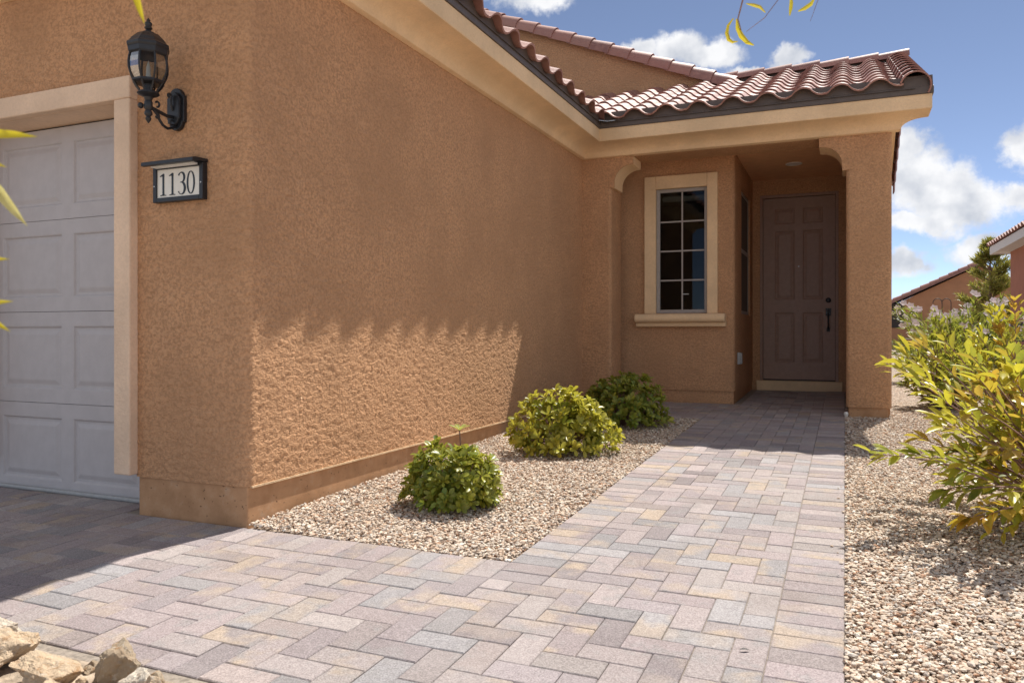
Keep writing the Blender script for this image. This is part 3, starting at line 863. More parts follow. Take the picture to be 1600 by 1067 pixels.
for n_ in range(10):
    s = n_ * TE; oy = YE + s * CP; oz = EZ + s * SP_
    for k in range(14):
        x = .50 - TP * (k + 1)
        if x + TP * .6 < XE - (oy - YE) + .02: continue
        if oy + .25 > GY and x < GXR: continue
        m = basis(Vector((1, 0, 0)), yt, zt, (x, oy, oz + random.uniform(-.003, .004))) @ Matrix.Rotation(random.uniform(-.012, .012), 4, 'Z')
        place_m('roof_tile', tm, m, roof, tile_col())
    m = basis(Vector((1, 0, 0)), yt, zt, (.60, oy, oz)) @ Matrix.Rotation(random.uniform(-.008, .008), 4, 'Z') @ Matrix.Rotation(-.045, 4, 'X')
    place_m('rake_tile', rake_me, m, roof, tile_col())
yt2, zt2 = Vector((0, -CP, SP_)), Vector((0, SP_, CP))
for n_ in range(10):                                # the far slope's rake
    s = n_ * TE; oy = 2 * RY - YE - s * CP; oz = EZ + s * SP_
    m = basis(Vector((-1, 0, 0)), yt2, zt2, (.60, oy, oz)) @ Matrix.Scale(-1, 4, (1, 0, 0)) @ Matrix.Rotation(-.045, 4, 'X')
    place_m('rake_tile', rake_me, m, roof, tile_col())
b = MB()
for sg in (-1, 1):
    ye = RY + sg * (RY - YE - .1); zz = EZ + PITCH * .1
    b.prism([(ye, zz - .16), (RY, RZ - .20), (RY, RZ - .02), (ye, zz - .01)][::sg], .50, .58, lambda p, q, a: (a, p, q))
b.build('rake_fascia', 'trim', roof)
b = MB()
for sg in (-1, 1):
    ye = RY + sg * (RY - YE - .045)
    b = MB().prism([(ye, EZ - .05), (RY, RZ - .06), (RY, RZ + .085), (ye, EZ + .10)][::sg], .505, .70 if sg < 0 else .66, lambda p, q, a: (a, p, q))
    b.build('rake_board', 'flash' if sg < 0 else 'trim', roof)
MB().box(-6, .62, RY - .03, RY + .03, RZ - .02, RZ + .075).build('ridge_flashing', 'flash', roof)
x = .74
while x > -3.2:
    m = basis(Vector((0, 1, 0)), Vector((-1, 0, 0)), Vector((0, 0, 1)), (x, RY, RZ + .035 + random.uniform(-.004, .004))) @ Matrix.Rotation(-.035, 4, 'X')
    if x > GXR - .2: place_m('ridge_tile', cap_me, m, roof, tile_col())
    x -= .345
# garage eave
yt3, zt3 = Vector((-CP, 0, SP_)), Vector((SP_, 0, CP))
for n_ in range(4):
    s = n_ * TE; ox = XE - s * CP; oz = EZ + s * SP_; d = XE - ox
    y = YE - .06 - TP
    for k in range(20):
        yy = YE + .10 - TP * (k + 1) + (TP if n_ > 1 else 0)
        if yy < YF - .36 + d - .1: continue
        m = basis(Vector((0, 1, 0)), yt3, zt3, (ox, yy, oz + random.uniform(-.003, .004))) @ Matrix.Rotation(random.uniform(-.012, .012), 4, 'Z')
        place_m('roof_tile', tm, m, roof, tile_col())
# valley metal at the inner corner
b = MB(); px = [(XE + .055, YE - .035, EZ - .018), (XE + .135, YE - .02, EZ - .012), (XE + .19, YE + .1, EZ + .03), (XE - .1, YE + .35, EZ + .11), (XE - .3, YE + .2, EZ + .11), (XE - .02, YE - .08, EZ - .01)]
b.f = [tuple(range(6)), tuple(range(6, 12))[::-1]]; b.v = px + [(p[0], p[1], p[2] - .004) for p in px]
for k in range(6): b.f.append((k, 6 + k, 6 + (k + 1) % 6, (k + 1) % 6))
b.build('valley_flashing', 'silver', roof)
# gable of the main house behind
sl = .41; AX = -6.6; z_r = 4.26
zg = lambda x: z_r + sl * (GXR - x) if x > AX else z_r + sl * (GXR - AX) - sl * (AX - x)
MB().prism([(GXR, 3.2), (GXR, z_r), (AX, zg(AX)), (-11.7, zg(-11.7)), (-11.7, 3.2)][::-1], GY, 19, lambda p, q, a: (p, a, q)).build('gable_wall', 'stucco', house)
b = MB()
b.prism([(GXR + .15, z_r - .02), (AX, zg(AX) + .045), (-11.9, zg(-11.9) + .045), (-11.9, zg(-11.9) + .10), (AX, zg(AX) + .10), (GXR + .15, z_r + .04)], GY - .02, 19.2, lambda p, q, a: (p, a, q))
b.build('roof_deck', 'flash', roof)
ang = math.atan(sl); dvec = Vector((-math.cos(ang), 0, math.sin(ang))); nv = Vector((math.sin(ang), 0, math.cos(ang)))
for k in range(17):
    p = Vector((GXR + .10, GY + .02, z_r - .03)) + dvec * (.305 * k)
    if p.x < AX: break
    m = basis(dvec.cross(nv), dvec, nv, p) @ Matrix.Rotation(-.045, 4, 'X')
    place_m('rake_tile', rake2_me, m, roof, tile_col())

# ------------------------------------------------------------------ wall lantern
LX, LY = -3.186, 2.816
lan = empty('wall_lantern', (LX, YF, 2.02)); tag(lan, 'black carriage lantern with curved glass panes beside the garage door', 'lantern')
def oct_ring(rs, n=8, rot=PI / 8): pass
N8 = 8; rt = PI / 8
b = MB(); b.lathe([(.098, 2.375), (.103, 2.385), (.103, 2.397), (.092, 2.405), (.078, 2.425), (.052, 2.452), (.030, 2.458)], (LX, LY, 0), N8, rt); b.build('roof_cap', 'black', lan, bevel=.002)
b = MB(); b.lathe([(.028, 2.455), (.030, 2.463), (.016, 2.469), (.012, 2.478), (.019, 2.484), (.019, 2.488), (.013, 2.493), (.018, 2.504), (.018, 2.510), (.008, 2.520), (.010, 2.524), (.001, 2.537)], (LX, LY, 0), 14); b.build('finial', 'black', lan, 50)
b = MB(); b.lathe([(.088, 2.345), (.095, 2.352), (.097, 2.376)], (LX, LY, 0), N8, rt); b.build('top_collar', 'black', lan)
gl = [(.084, 2.350), (.090, 2.325), (.0925, 2.30), (.091, 2.275), (.084, 2.25), (.072, 2.226), (.066, 2.218)]
for j in range(8):
    t0, t1 = rt + 2 * PI * j / 8, rt + 2 * PI * (j + 1) / 8
    q = MB()
    for (r, z_), (r2, z2) in zip(gl, gl[1:]):
        q.face((LX + r * math.cos(t0), LY + r * math.sin(t0), z_), (LX + r * math.cos(t1), LY + r * math.sin(t1), z_), (LX + r2 * math.cos(t1), LY + r2 * math.sin(t1), z2), (LX + r2 * math.cos(t0), LY + r2 * math.sin(t0), z2))
    q.build('glass_pane', 'glass', lan)
    MB().tube([(LX + (r + .002) * math.cos(t0), LY + (r + .002) * math.sin(t0), z_) for r, z_ in gl], .0048, 6).build('glazing_bar', 'black', lan, 60)
b = MB(); b.lathe([(.066, 2.225), (.076, 2.224), (.078, 2.214), (.070, 2.208), (.060, 2.206)], (LX, LY, 0), N8, rt); b.build('lower_collar', 'black', lan)
for j in range(8):
    t0 = rt + 2 * PI * j / 8
    MB().tube([(LX + r * math.cos(t0), LY + r * math.sin(t0), z_) for r, z_ in ((.070, 2.212), (.060, 2.195), (.046, 2.178), (.042, 2.166))], .005, 6).build('cage_bar', 'black', lan, 60)
b = MB(); b.lathe([(.024, 2.225), (.022, 2.17), (.05, 2.166), (.053, 2.158), (.046, 2.152), (.022, 2.142), (.016, 2.125), (.020, 2.118), (.020, 2.085), (.014, 2.078), (.019, 2.066), (.019, 2.056), (.010, 2.046), (.015, 2.036), (.012, 2.028), (.004, 2.016), (.001, 2.012)], (LX, LY, 0), 14); b.build('stem', 'black', lan, 45)
b = MB(); b.lathe([(.012, 2.225), (.013, 2.25), (.011, 2.255), (.010, 2.29), (.004, 2.31), (.001, 2.325)], (LX, LY, 0), 10); b.build('candle_bulb', 'white', lan, 60)
b = MB(); b.lathe([(.001, -.016), (.011, -.011), (.015, 0), (.011, .011), (.001, .016)], (LX - .03, LY - .02, 2.10), 10); b.tube([(LX, LY, 2.10), (LX - .03, LY - .02, 2.10)], .007, 6); b.build('knob', 'black', lan, 60)
def spiral(c, r0, r1, a0, a1, n=14): return [(LX, c[0] + (r0 + (r1 - r0) * k / n) * math.cos(R(a0 + (a1 - a0) * k / n)), c[1] + (r0 + (r1 - r0) * k / n) * math.sin(R(a0 + (a1 - a0) * k / n))) for k in range(n + 1)]
b = MB(); b.tube([(LX, LY, 2.098), (LX, 2.86, 2.09), (LX, 2.93, 2.078), (LX, 2.995, 2.085)], [.010, .010, .009, .010], 8); b.build('arm', 'black', lan, 60)
b = MB(); b.tube([(LX, 2.845, 2.09), (LX, 2.87, 2.07), (LX, 2.885, 2.045), (LX, 2.905, 2.025), (LX, 2.935, 2.015), (LX, 2.965, 2.025)] + spiral((2.962, 2.048), .023, .006, -80, 330), [.007] * 6 + [.007 - .00015 * k for k in range(15)], 8); b.build('scroll', 'black', lan, 60)
b = MB(); b.tube([(LX, 2.995, 2.10), (LX, 2.965, 2.12), (LX, 2.955, 2.15), (LX, 2.958, 2.18)] + spiral((2.945, 2.185), .014, .005, 0, 260), [.006] * 4 + [.006] * 15, 8); b.build('scroll', 'black', lan, 60)
b = MB(); b.tube(spiral((2.868, 2.125), .018, .006, -90, 170), .0055, 8); b.tube(spiral((2.868, 2.062), .016, .006, 90, -170), .0055, 8); b.build('scroll', 'black', lan, 60)
poly = [(-.034, -.085), (-.034, .085), (-.046, .085)]
def plate_poly(hw, hh, r):
    p = [(hw, -hh), (hw, hh), (r, hh)]
    p += [(r * math.cos(R(a)), hh + r * math.sin(R(a)) * .9) for a in range(10, 171, 16)]
    p += [(-r, hh), (-hw, hh), (-hw, -hh), (-r, -hh)]
    p += [(r * math.cos(R(a)), -hh + r * math.sin(R(a)) * .9) for a in range(190, 351, 16)] + [(r, -hh)]
    return p
b = MB().prism(plate_poly(.056, .070, .044), 2.985, YF - .001, lambda p, q, a: (LX + p, a, 2.127 + q)); b.build('back_plate', 'black', lan, bevel=.004)
b = MB().prism(plate_poly(.042, .056, .034), 2.968, 2.986, lambda p, q, a: (LX + p, a, 2.127 + q)); b.build('back_plate_rim', 'black', lan, bevel=.004)

# ------------------------------------------------------------------ address plaque
pq = empty('address_plaque', (-3.162, YF, 1.65)); tag(pq, 'black framed house number plaque reading 1130 under a small hood', 'sign')
x0, x1, z0, z1 = -3.335, -2.992, 1.650, 1.838
b = MB(); b.box(x0, x0 + .024, 2.975, YF - .001, z0, z1); b.box(x1 - .024, x1, 2.975, YF - .001, z0, z1); b.box(x0 + .024, x1 - .024, 2.975, YF - .001, z0, z0 + .024); b.box(x0 + .024, x1 - .024, 2.975, YF - .001, z1 - .018, z1)
b.build('plaque_frame', 'black', pq, bevel=.003)
b = MB(); b.prism([(YF - .001, z1 + .001), (2.955, z1 + .001), (2.925, z1 - .010), (2.905, z1 - .010), (2.905, z1 + .010), (2.93, z1 + .017), (YF - .001, z1 + .02)][::-1], x0 - .006, x1 + .004, lambda p, q, a: (a, p, q)); b.build('hood', 'black', pq, bevel=.003)
b = MB(); b.box(x0 + .03, x1 - .03, 2.935, 2.972, z1 - .013, z1 - .004); b.build('light_strip', 'white', pq)
b = MB().box(x0 + .024, x1 - .024, 2.984, 3.0, z0 + .024, z1 - .018); b.build('number_panel', 'plate', pq)
def ribbon(pts, wd):
    b = MB(); pts = [Vector(p) for p in pts]; L, Rr = [], []
    for k, p in enumerate(pts):
        d = (pts[min(k + 1, len(pts) - 1)] - pts[max(0, k - 1)]).normalized(); nrm = Vector((-d.y, d.x)) * wd[k] / 2
        L.append(p + nrm); Rr.append(p - nrm)
    for k in range(len(pts) - 1):
        q = [L[k], L[k + 1], Rr[k + 1], Rr[k]]
        for yy in (2.9815,): b.face(*[(c.x, yy, c.y) for c in q])
        b.face((L[k].x, 2.9815, L[k].y), (L[k].x, 2.984, L[k].y), (L[k + 1].x, 2.984, L[k + 1].y), (L[k + 1].x, 2.9815, L[k + 1].y))
        b.face((Rr[k].x, 2.9815, Rr[k].y), (Rr[k].x, 2.984, Rr[k].y), (Rr[k + 1].x, 2.984, Rr[k + 1].y), (Rr[k + 1].x, 2.9815, Rr[k + 1].y))
    return b
zb_, hh = z0 + .034, .114
def one(cx):
    b = ribbon([(cx, zb_), (cx, zb_ + hh * .5), (cx, zb_ + hh)], [.0115, .0115, .0115])
    c = ribbon([(cx - .021, zb_ + .001), (cx - .008, zb_ + .003), (cx, zb_ + .005), (cx + .008, zb_ + .003), (cx + .021, zb_ + .001)], [.003, .005, .010, .005, .003])
    d = ribbon([(cx - .022, zb_ + hh * .885), (cx - .008, zb_ + hh * .93), (cx + .004, zb_ + hh * .985)], [.0035, .008, .007])
    for q in (c, d):
        o = len(b.v); b.v += [(v[0], v[1] - (.0004 if q is c else .0008), v[2]) for v in q.v]; b.f += [tuple(i + o for i in f) for f in q.f]
    return b
one(-3.268).build('digit', 'digit', pq); one(-3.204).build('digit', 'digit', pq)
c3 = -3.140; P3, W3 = [], []
for a in range(155, -86, -12): P3.append((c3 - .003 + .0205 * math.cos(R(a)), zb_ + hh * .765 + hh * .225 * math.sin(R(a)))); W3.append(.004 + .0085 * max(0, math.cos(R(a - 10))) + (.003 if a > 140 else 0))
k_ = len(P3)
b3 = ribbon(P3, W3)
P3, W3 = [(c3 - .010, zb_ + hh * .545)], [.003]
for a in range(92, -156, -12): P3.append((c3 - .002 + .0235 * math.cos(R(a)), zb_ + hh * .275 + hh * .272 * math.sin(R(a)))); W3.append(.0035 + .0105 * max(0, math.cos(R(a - 5))) + (.006 if a < -138 else 0))
q = ribbon(P3, W3); o_ = len(b3.v); b3.v += [(v[0], v[1] - .0004, v[2]) for v in q.v]; b3.f += [tuple(i + o_ for i in f) for f in q.f]
b3.build('digit', 'digit', pq)
P0 = [(-3.078 + .0225 * math.cos(R(a)), zb_ + hh * .5 + hh * .5 * math.sin(R(a))) for a in range(0, 361, 10)]
ribbon(P0, [.0035 + .0065 * abs(math.cos(R(a))) for a in range(0, 361, 10)]).build('digit', 'digit', pq)
for sx_ in (x0 + .011, x1 - .011):
    b = MB(); b.lathe([(.001, 0), (.004, 0), (.0035, .002), (.001, .0025)], (0, 0, 0), 10); b.v = [(sx_ + p[0], 2.975 - p[2], 1.735 + p[1]) for p in b.v]; b.build('screw', 'silver', pq)

# ------------------------------------------------------------------ small fittings
ob = empty('outlet_box', (XB, 9.38, .62)); tag(ob, 'small grey weatherproof outlet box low on the porch wall', 'outlet box')
MB().box(XB - .001, XB + .03, 9.33, 9.43, .60, .74).build('box_body', 'grey_box', ob, bevel=.006)
MB().box(XB + .03, XB + .05, 9.335, 9.425, .605, .735).build('box_cover', 'grey_box', ob, bevel=.008)
cl = empty('ceiling_light', (-.57, 10.0, 3.03)); tag(cl, 'white round recessed light in the porch ceiling', 'light')
b = MB(); b.lathe([(.098, 3.0295), (.097, 3.022), (.085, 3.018), (.074, 3.0225), (.072, 3.0292)], (-.57, 10.0, 0), 28); b.f = b.f[:-2]; b.build('trim_ring', 'white', cl, 50)
b = MB(); b.lathe([(.071, 3.026), (.05, 3.0245), (.02, 3.024), (.001, 3.024)], (-.57, 10.0, 0), 24); b.build('lens', 'white', cl, 60)
b = MB(); b.tube([(.012, 8.32, .10), (.012, 8.32, .155)], .014, 12); b.lathe([(.018, .155), (.021, .16), (.021, .178), (.015, .188), (.001, .192)], (.012, 8.32, 0), 14); b.build('pipe_cap', 'white', None, 50)
tag(bpy.data.objects['pipe_cap'], 'small white pipe cap at the foot of the porch pillar', 'pipe')

# ------------------------------------------------------------------ plants
def leaf_template(wid=.38, fold=.10, curl=.12, tip=.9, ys=(0, .18, .45, .75, 1.0), ws=None):
    ws = ws or [.04, .62, 1.0, .72 * tip, .0]
    v, f = [], []
    for yy, w_ in zip(ys, ws):
        zc = -curl * yy * yy
        v += [(-w_ * wid / 2, yy, zc + fold * w_ * wid), (0, yy, zc), (w_ * wid / 2, yy, zc + fold * w_ * wid)]
    for k in range(len(ys) - 1):
        a = 3 * k; c = a + 3
        f += [(a, a + 1, c + 1, c), (a + 1, a + 2, c + 2, c + 1)]
    return np.array(v), np.array(f)
LEAF = {'round': leaf_template(.44, .20, .22, 1, (0, .3, .6, .86, 1.0), (.10, .45, .92, .95, .35)), 'long': leaf_template(.35, .24, .14, 1.1), 'narrow': leaf_template(.17, .25, .10, .9), 'strap': leaf_template(.12, .25, .35, .9)}
LEAF_ME = {}
for k_, (v_, f_) in LEAF.items():
    me = np_mesh('leaf_' + k_, v_, f_, None, True); me.materials.append(M['leaf']); LEAF_ME[k_] = me
def leaf_matrix(p, d, up, s, wscale=1.0):
    d = d.normalized(); x = d.cross(up)
    if x.length < 1e-3: x = d.cross(Vector((1, 0, 0)))
    x.normalize(); z = x.cross(d)
    return basis(x * s * wscale, d * s, z * s, p)
def rv(s=1.): return Vector((random.gauss(0, s), random.gauss(0, s), random.gauss(0, s)))
def finish_leaves(root, leaves, kind, nmax=300):
    """the leaves that show largest become pieces of their own, the others one mass"""
    def key(e):
        q = seen(e[0].translation)
        if q is None or not (-30 < q[0] < 1630 and -30 < q[1] < 1100): return 1e6
        s = e[0].to_scale()[1]
        return q[2] / s + (0 if e[2] else 400)
    leaves.sort(key=key)
    for m, c, _ in leaves[:nmax]: place_m('leaf', LEAF_ME[kind], m, root, (*c, 1))
    rest = leaves[nmax:]
    if rest:
        v, f = LEAF[kind]
        base = WLOC[root.name]
        o = place('foliage', instanced('foliage', v, f, [np.array(e[0]) for e in rest], [(*e[1], 1) for e in rest], True), 'leaf_joined', root)
        o['kind'] = 'stuff'
def mixc(a, b, t): return tuple(x + (y - x) * t for x, y in zip(a, b))
GREEN, YEL, DARK, ORANGE = (.165, .265, .045), (.58, .53, .070), (.045, .095, .018), (.45, .19, .03)
def dome_shrub(cx, cy, rx, ry, h, n, ls, yellow, label, seed, side=1):
    random.seed(seed)
    z0 = g(cy); root = empty('shrub', (cx, cy, z0)); tag(root, label, 'shrub', 'clipped shrubs along the house wall')
    leaves = []; b = MB()
    lump = [(rv().normalized(), random.uniform(-.22, .20)) for _ in range(22)]
    for i in range(n):
        d = rv().normalized(); d.z = abs(d.z) * 1.05 - .12; d.normalize()
        k = 1 + sum(a * max(0, d.dot(q)) ** 6 for q, a in lump)
        depth = 1 if random.random() < .62 else random.uniform(.55, .95); k *= random.uniform(.84, 1.10)
        p = Vector((cx + d.x * rx * k * depth, cy + d.y * ry * k * depth, z0 + .04 + max(0, d.z + .10) * h * .92 * k * depth))
        ax = (Vector((d.x, d.y, d.z * .8 + .45))).normalized()
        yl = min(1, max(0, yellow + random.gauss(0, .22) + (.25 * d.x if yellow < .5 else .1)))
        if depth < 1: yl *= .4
        c0 = mixc(GREEN, YEL, yl)
        nl = random.randint(6, 8); ph = random.random() * 6
        s1 = ax.cross(Vector((.3, .2, 1))).normalized(); s2 = ax.cross(s1)
        for q in range(nl):
            t = ph + 2 * PI * q / nl + random.gauss(0, .15); op = random.uniform(.35, 1.15)
            dd = ax * math.cos(op) + (s1 * math.cos(t) + s2 * math.sin(t)) * math.sin(op)
            s = ls * random.uniform(.55, 1.3)
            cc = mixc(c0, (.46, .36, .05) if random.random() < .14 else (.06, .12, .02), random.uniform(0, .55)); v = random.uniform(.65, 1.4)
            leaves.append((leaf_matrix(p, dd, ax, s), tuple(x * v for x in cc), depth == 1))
        if i % 6 == 0: b.tube([(cx + random.gauss(0, .03), cy + random.gauss(0, .03), z0 - .01), (cx + d.x * rx * .5, cy + d.y * ry * .5, z0 + .05 + max(0, d.z) * h * .4), tuple(p)], [.008, .005, .003], 5)
    b.build('stem', 'twig', root, 60)
    finish_leaves(root, leaves, 'round')
    return root
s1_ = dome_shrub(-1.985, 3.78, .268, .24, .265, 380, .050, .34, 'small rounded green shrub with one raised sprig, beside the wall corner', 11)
p = Vector((-2.02, 3.93, g(3.9) + .39)); random.seed(3)
MB().tube([(-2.02, 3.95, g(3.9) + .26), tuple(p)], .004, 5).build('sprig', 'twig', s1_)
for q in range(6):
    t = 2 * PI * q / 6 + .3; place_m('leaf', LEAF_ME['round'], leaf_matrix(p, Vector((math.cos(t), math.sin(t), .75)), Vector((0, 0, 1)), .066), s1_, (.36, .42, .12, 1))
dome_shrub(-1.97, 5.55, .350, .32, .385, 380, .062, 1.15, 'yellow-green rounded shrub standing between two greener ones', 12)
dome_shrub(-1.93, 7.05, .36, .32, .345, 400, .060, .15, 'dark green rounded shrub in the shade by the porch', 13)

def branch_shrub(name, base, tips, label, cat, kind, ls, per, cols, seed, group=None, stem=.012, cluster=.55, nmax=300):
    random.seed(seed)
    root = empty(name, base); tag(root, label, cat, group); B = Vector(base); leaves = []; b = MB()
    for tip in tips:
        T = Vector(tip); s = B + Vector((random.gauss(0, .05), random.gauss(0, .05), .0))
        mid = s.lerp(T, .5) + Vector((0, 0, .12 * (T - s).length)) + rv(.04)
        pts = []
        for k in range(9):
            t = k / 8; pts.append(s * (1 - t) ** 2 + mid * 2 * t * (1 - t) + T * t * t)
        L = (T - s).length
        b.tube(pts, [stem * (1 - .8 * k / 8) for k in range(9)], 6)
        dirT = (pts[-1] - pts[-2]).normalized(); c0 = random.choice(cols)
        for q in range(per):
            t = 1 - random.random() ** 1.6 * cluster; k = min(7, int(t * 8)); fr = t * 8 - k
            pos = pts[k].lerp(pts[k + 1], fr); dr = (pts[k + 1] - pts[k]).normalized()
            side = rv().cross(dr).normalized(); op = random.uniform(.5, 1.15) * (1.1 - .5 * t)
            off = random.uniform(0, .055) if random.random() < .5 else 0
            dd = dr * math.cos(op) + side * math.sin(op)
            c = mixc(c0, random.choice(cols), random.uniform(0, .6)); v = random.uniform(.75, 1.2)
            leaves.append((leaf_matrix(pos + side * off, dd, side.cross(dr).cross(dd) if random.random() < .0 else Vector((random.gauss(0, .35), random.gauss(0, .35), 1)), ls * random.uniform(.65, 1.15)), tuple(x * v for x in c), True))
    b.build('stem', 'twig', root, 60)
    finish_leaves(root, leaves, kind, nmax)
    return root
random.seed(21)
LC = [(.25, .33, .035), (.42, .44, .045), (.56, .51, .04), (.60, .54, .05), (.60, .32, .05), (.17, .24, .04), (.46, .27, .06)]
tips = [(.125, 4.0, .40), (.30, 3.95, .42), (.26, 4.9, .78), (.20, 5.2, .80), (.42, 4.1, .62), (.36, 4.4, .74), (.50, 3.9, .66), (.42, 3.7, .30), (.50, 3.6, .22), (.58, 3.7, .50), (.62, 3.8, .80), (.55, 4.2, .86), (.66, 4.0, .92), (.44, 4.3, .20), (.50, 4.0, .14), (.62, 3.9, .12),
        (.33, 4.3, .70), (.40, 3.9, .55), (.30, 4.7, .84), (.38, 4.6, .90), (.46, 4.4, .52), (.52, 4.3, .40), (.48, 3.8, .42), (.60, 3.6, .34), (.40, 4.4, .34), (.54, 4.0, .78), (.47, 4.7, .95)]
for i in range(48):
    a = random.uniform(.55 * PI, 1.6 * PI) if i % 3 else random.uniform(0, 2 * PI); rr = random.uniform(.30, .72); hz = random.uniform(.14, .82)
    tips.append((1.08 + math.cos(a) * rr * 1.0, 4.55 + math.sin(a) * rr * 1.15, g(4.5) + hz * (1.06 - .35 * (rr - .3))))
branch_shrub('shrub', (1.05, 4.55, g(4.5)), tips, 'large loose shrub with glossy yellow-green and orange leaves at the yard edge', 'shrub', 'long', .102, 18, LC, 31, None, .009, .60)
def bush_tips(cx, cy, r, z0_, z1_, n, seed):
    random.seed(seed); out = []
    for i in range(n):
        a = random.uniform(0, 2 * PI); rr = r * random.uniform(.15, 1.0) ** .6; out.append((cx + math.cos(a) * rr, cy + math.sin(a) * rr, g(cy) + z0_ + (z1_ - z0_) * random.random() * (1 - .35 * (rr / r) ** 2)))
    return out
tips = bush_tips(1.28, 7.3, .50, .15, 1.10, 60, 22) + [(1.50, 7.0, 1.50), (1.46, 7.1, 1.36), (1.34, 7.2, 1.22), (1.10, 7.1, 1.16), (1.20, 7.0, 1.22)]
branch_shrub('shrub', (1.3, 7.3, g(7.3)), tips, 'bright yellow shrub with tall upright stems behind the large loose one', 'shrub', 'long', .085, 30, LC[1:5] + [(.2, .27, .04)], 32, None, .009, .75)
tips = bush_tips(1.02, 9.5, .52, .10, 1.02, 70, 23)
branch_shrub('shrub', (1.02, 9.5, g(9.5)), tips, 'olive green shrub in the yard just past the porch pillar', 'shrub', 'long', .085, 34, [(.22, .30, .04), (.36, .40, .05), (.52, .48, .05), (.14, .2, .03)], 33, None, .010, .85)
tips = bush_tips(1.60, 13.4, .98, .25, 1.42, 100, 24)
ol = branch_shrub('shrub', (1.62, 13.4, g(13)), tips, 'green oleander shrub dotted with pale pink flowers', 'shrub', 'narrow', .15, 46, [(.10, .18, .04), (.14, .23, .05), (.2, .28, .06)], 34, None, .012, .9)
for tp in sorted(tips, key=lambda t: -t[2])[:54]:
    for r_ in range(2):
        c = Vector(tp) + rv(.04) + Vector((0, 0, .04)); b = MB()
        for q in range(5):
            t = 2 * PI * q / 5; fa = Vector((.1, -.8, .6)).normalized(); e1 = fa.cross(Vector((0, 0, 1))).normalized(); e2 = e1.cross(fa); d = e1 * math.cos(t) + e2 * math.sin(t) + fa * .25; s_ = e2 * math.cos(t) - e1 * math.sin(t)
            b.face(c, c + d * .034 + s_ * .026, c + d * .058, c + d * .034 - s_ * .026)
        b.build('flower', 'petal', ol)
random.seed(25)
for (x_, y_, n_, lab) in ((.80, 3.62, 26, 'low yellow-green leafy sprout on the gravel under the large shrub'),):
    root = empty('sprout', (x_, y_, g(y_))); tag(root, lab, 'plant')
    for q in range(n_):
        t = random.uniform(0, 2 * PI); d = Vector((math.cos(t), math.sin(t), random.uniform(.4, 1.3)))
        place_m('leaf', LEAF_ME['narrow'], leaf_matrix(Vector((x_ + random.gauss(0, .015), y_ + random.gauss(0, .015), g(y_))), d, Vector((0, 0, 1)), random.uniform(.06, .11)), root, (*mixc((.20, .26, .03), (.40, .36, .04), random.random()), 1))

# hanging leaf sprays of the tree overhead
def spray(base, pts_list, label, seed, kind='narrow', cats='branch'):
    random.seed(seed)
    root = empty('tree_branch', base); tag(root, label, cats)
    return root
t1 = spray((-1.30, .62, 1.6), None, 'blurred twig with narrow yellow leaves hanging in front of the garage', 41)
def P_at(u, v, depth):
    d = ray(u, v); return Vector((0, 0, CAM_H)) + d * (depth / 1206.6)
leafdef = [((206, -34), (222, 34), .95), ((-70, 214), (50, 206), .85), ((-36, 250), (6, 258), .85), ((-30, 262), (36, 350), .85), ((-40, 410), (10, 402), .85), ((-40, 480), (15, 468), .85), ((-25, 492), (12, 516), .85), ((-60, 230), (-10, 300), .85)]
sp_ = [P_at(-45, -60, .86), P_at(-55, 100, .86), P_at(-60, 240, .85), P_at(-50, 400, .85), P_at(-42, 500, .85)]
MB().tube(sp_, [.003, .0025, .002, .0018, .001], 6).build('twig', 'twig', t1, 60)
MB().tube([P_at(-45, -60, .86), P_at(80, -70, .9), P_at(206, -34, .95)], [.003, .002, .001], 6).build('twig', 'twig', t1, 60)
for (a, b_, dp) in leafdef:
    A, B_ = P_at(*a, dp), P_at(*b_, dp - .015); d = B_ - A
    c = (.75, .62, .02) if random.random() < .75 else (.72, .66, .30)
    place_m('leaf', LEAF_ME['narrow'], leaf_matrix(A, d, Vector((.3, -1, .4)), d.length, .85), t1, (*c, 1))
t2 = spray((.2, 1.7, 2.0), None, 'bare twig with curled yellow leaves hanging above the porch roof', 42)
MB().tube([P_at(1175, -60, 1.7), P_at(1162, -5, 1.7), P_at(1153, 30, 1.7), P_at(1158, 48, 1.7)], [.0025, .002, .0015, .001], 6).build('twig', 'twig', t2, 60)
MB().tube([P_at(1230, -60, 1.72), P_at(1216, 0, 1.72), P_at(1195, 28, 1.72), P_at(1166, 50, 1.72)], [.0015, .001, .0008, .0005], 5).build('twig', 'twig', t2, 60)
MB().tube([P_at(1290, -60, 1.72), P_at(1282, -10, 1.72), P_at(1266, 34, 1.72)], [.0012, .0008, .0004], 5).build('twig', 'twig', t2, 60)
def curled(pts, wd, col):
    b = MB(); Q = [P_at(u, v, 1.7) for u, v in pts]; n = len(Q)
    for k in range(n - 1):
        def W(i): return wd * math.sin(PI * min(.97, max(.08, (i + .3) / (n - .4))))
        def S(i):
            d = (Q[min(i + 1, n - 1)] - Q[max(i - 1, 0)]).normalized(); return d.cross(Vector((-SA, CA, .25))).normalized()
        fwd = Vector((-SA, CA, 0))
        for sg in (-1, 1):
            b.face(Q[k], Q[k + 1], Q[k + 1] + S(k + 1) * W(k + 1) * sg + fwd * W(k + 1) * .5, Q[k] + S(k) * W(k) * sg + fwd * W(k) * .5)
    o = b.build('leaf', 'leaf', t2, 60); o.color = (*col, 1)
curled([(1146, 29), (1138, 40), (1136, 52), (1139, 62), (1145, 66), (1153, 65)], .0045, (.55, .42, .02))
curled([(1151, 30), (1153, 44), (1159, 56), (1168, 66), (1178, 71)], .006, (.62, .50, .02))
curled([(1166, 6), (1178, 8), (1188, 11), (1196, 20)], .004, (.50, .40, .06))
curled([(1236, -10), (1237, 4), (1236, 14), (1234, 25)], .0045, (.58, .48, .02))
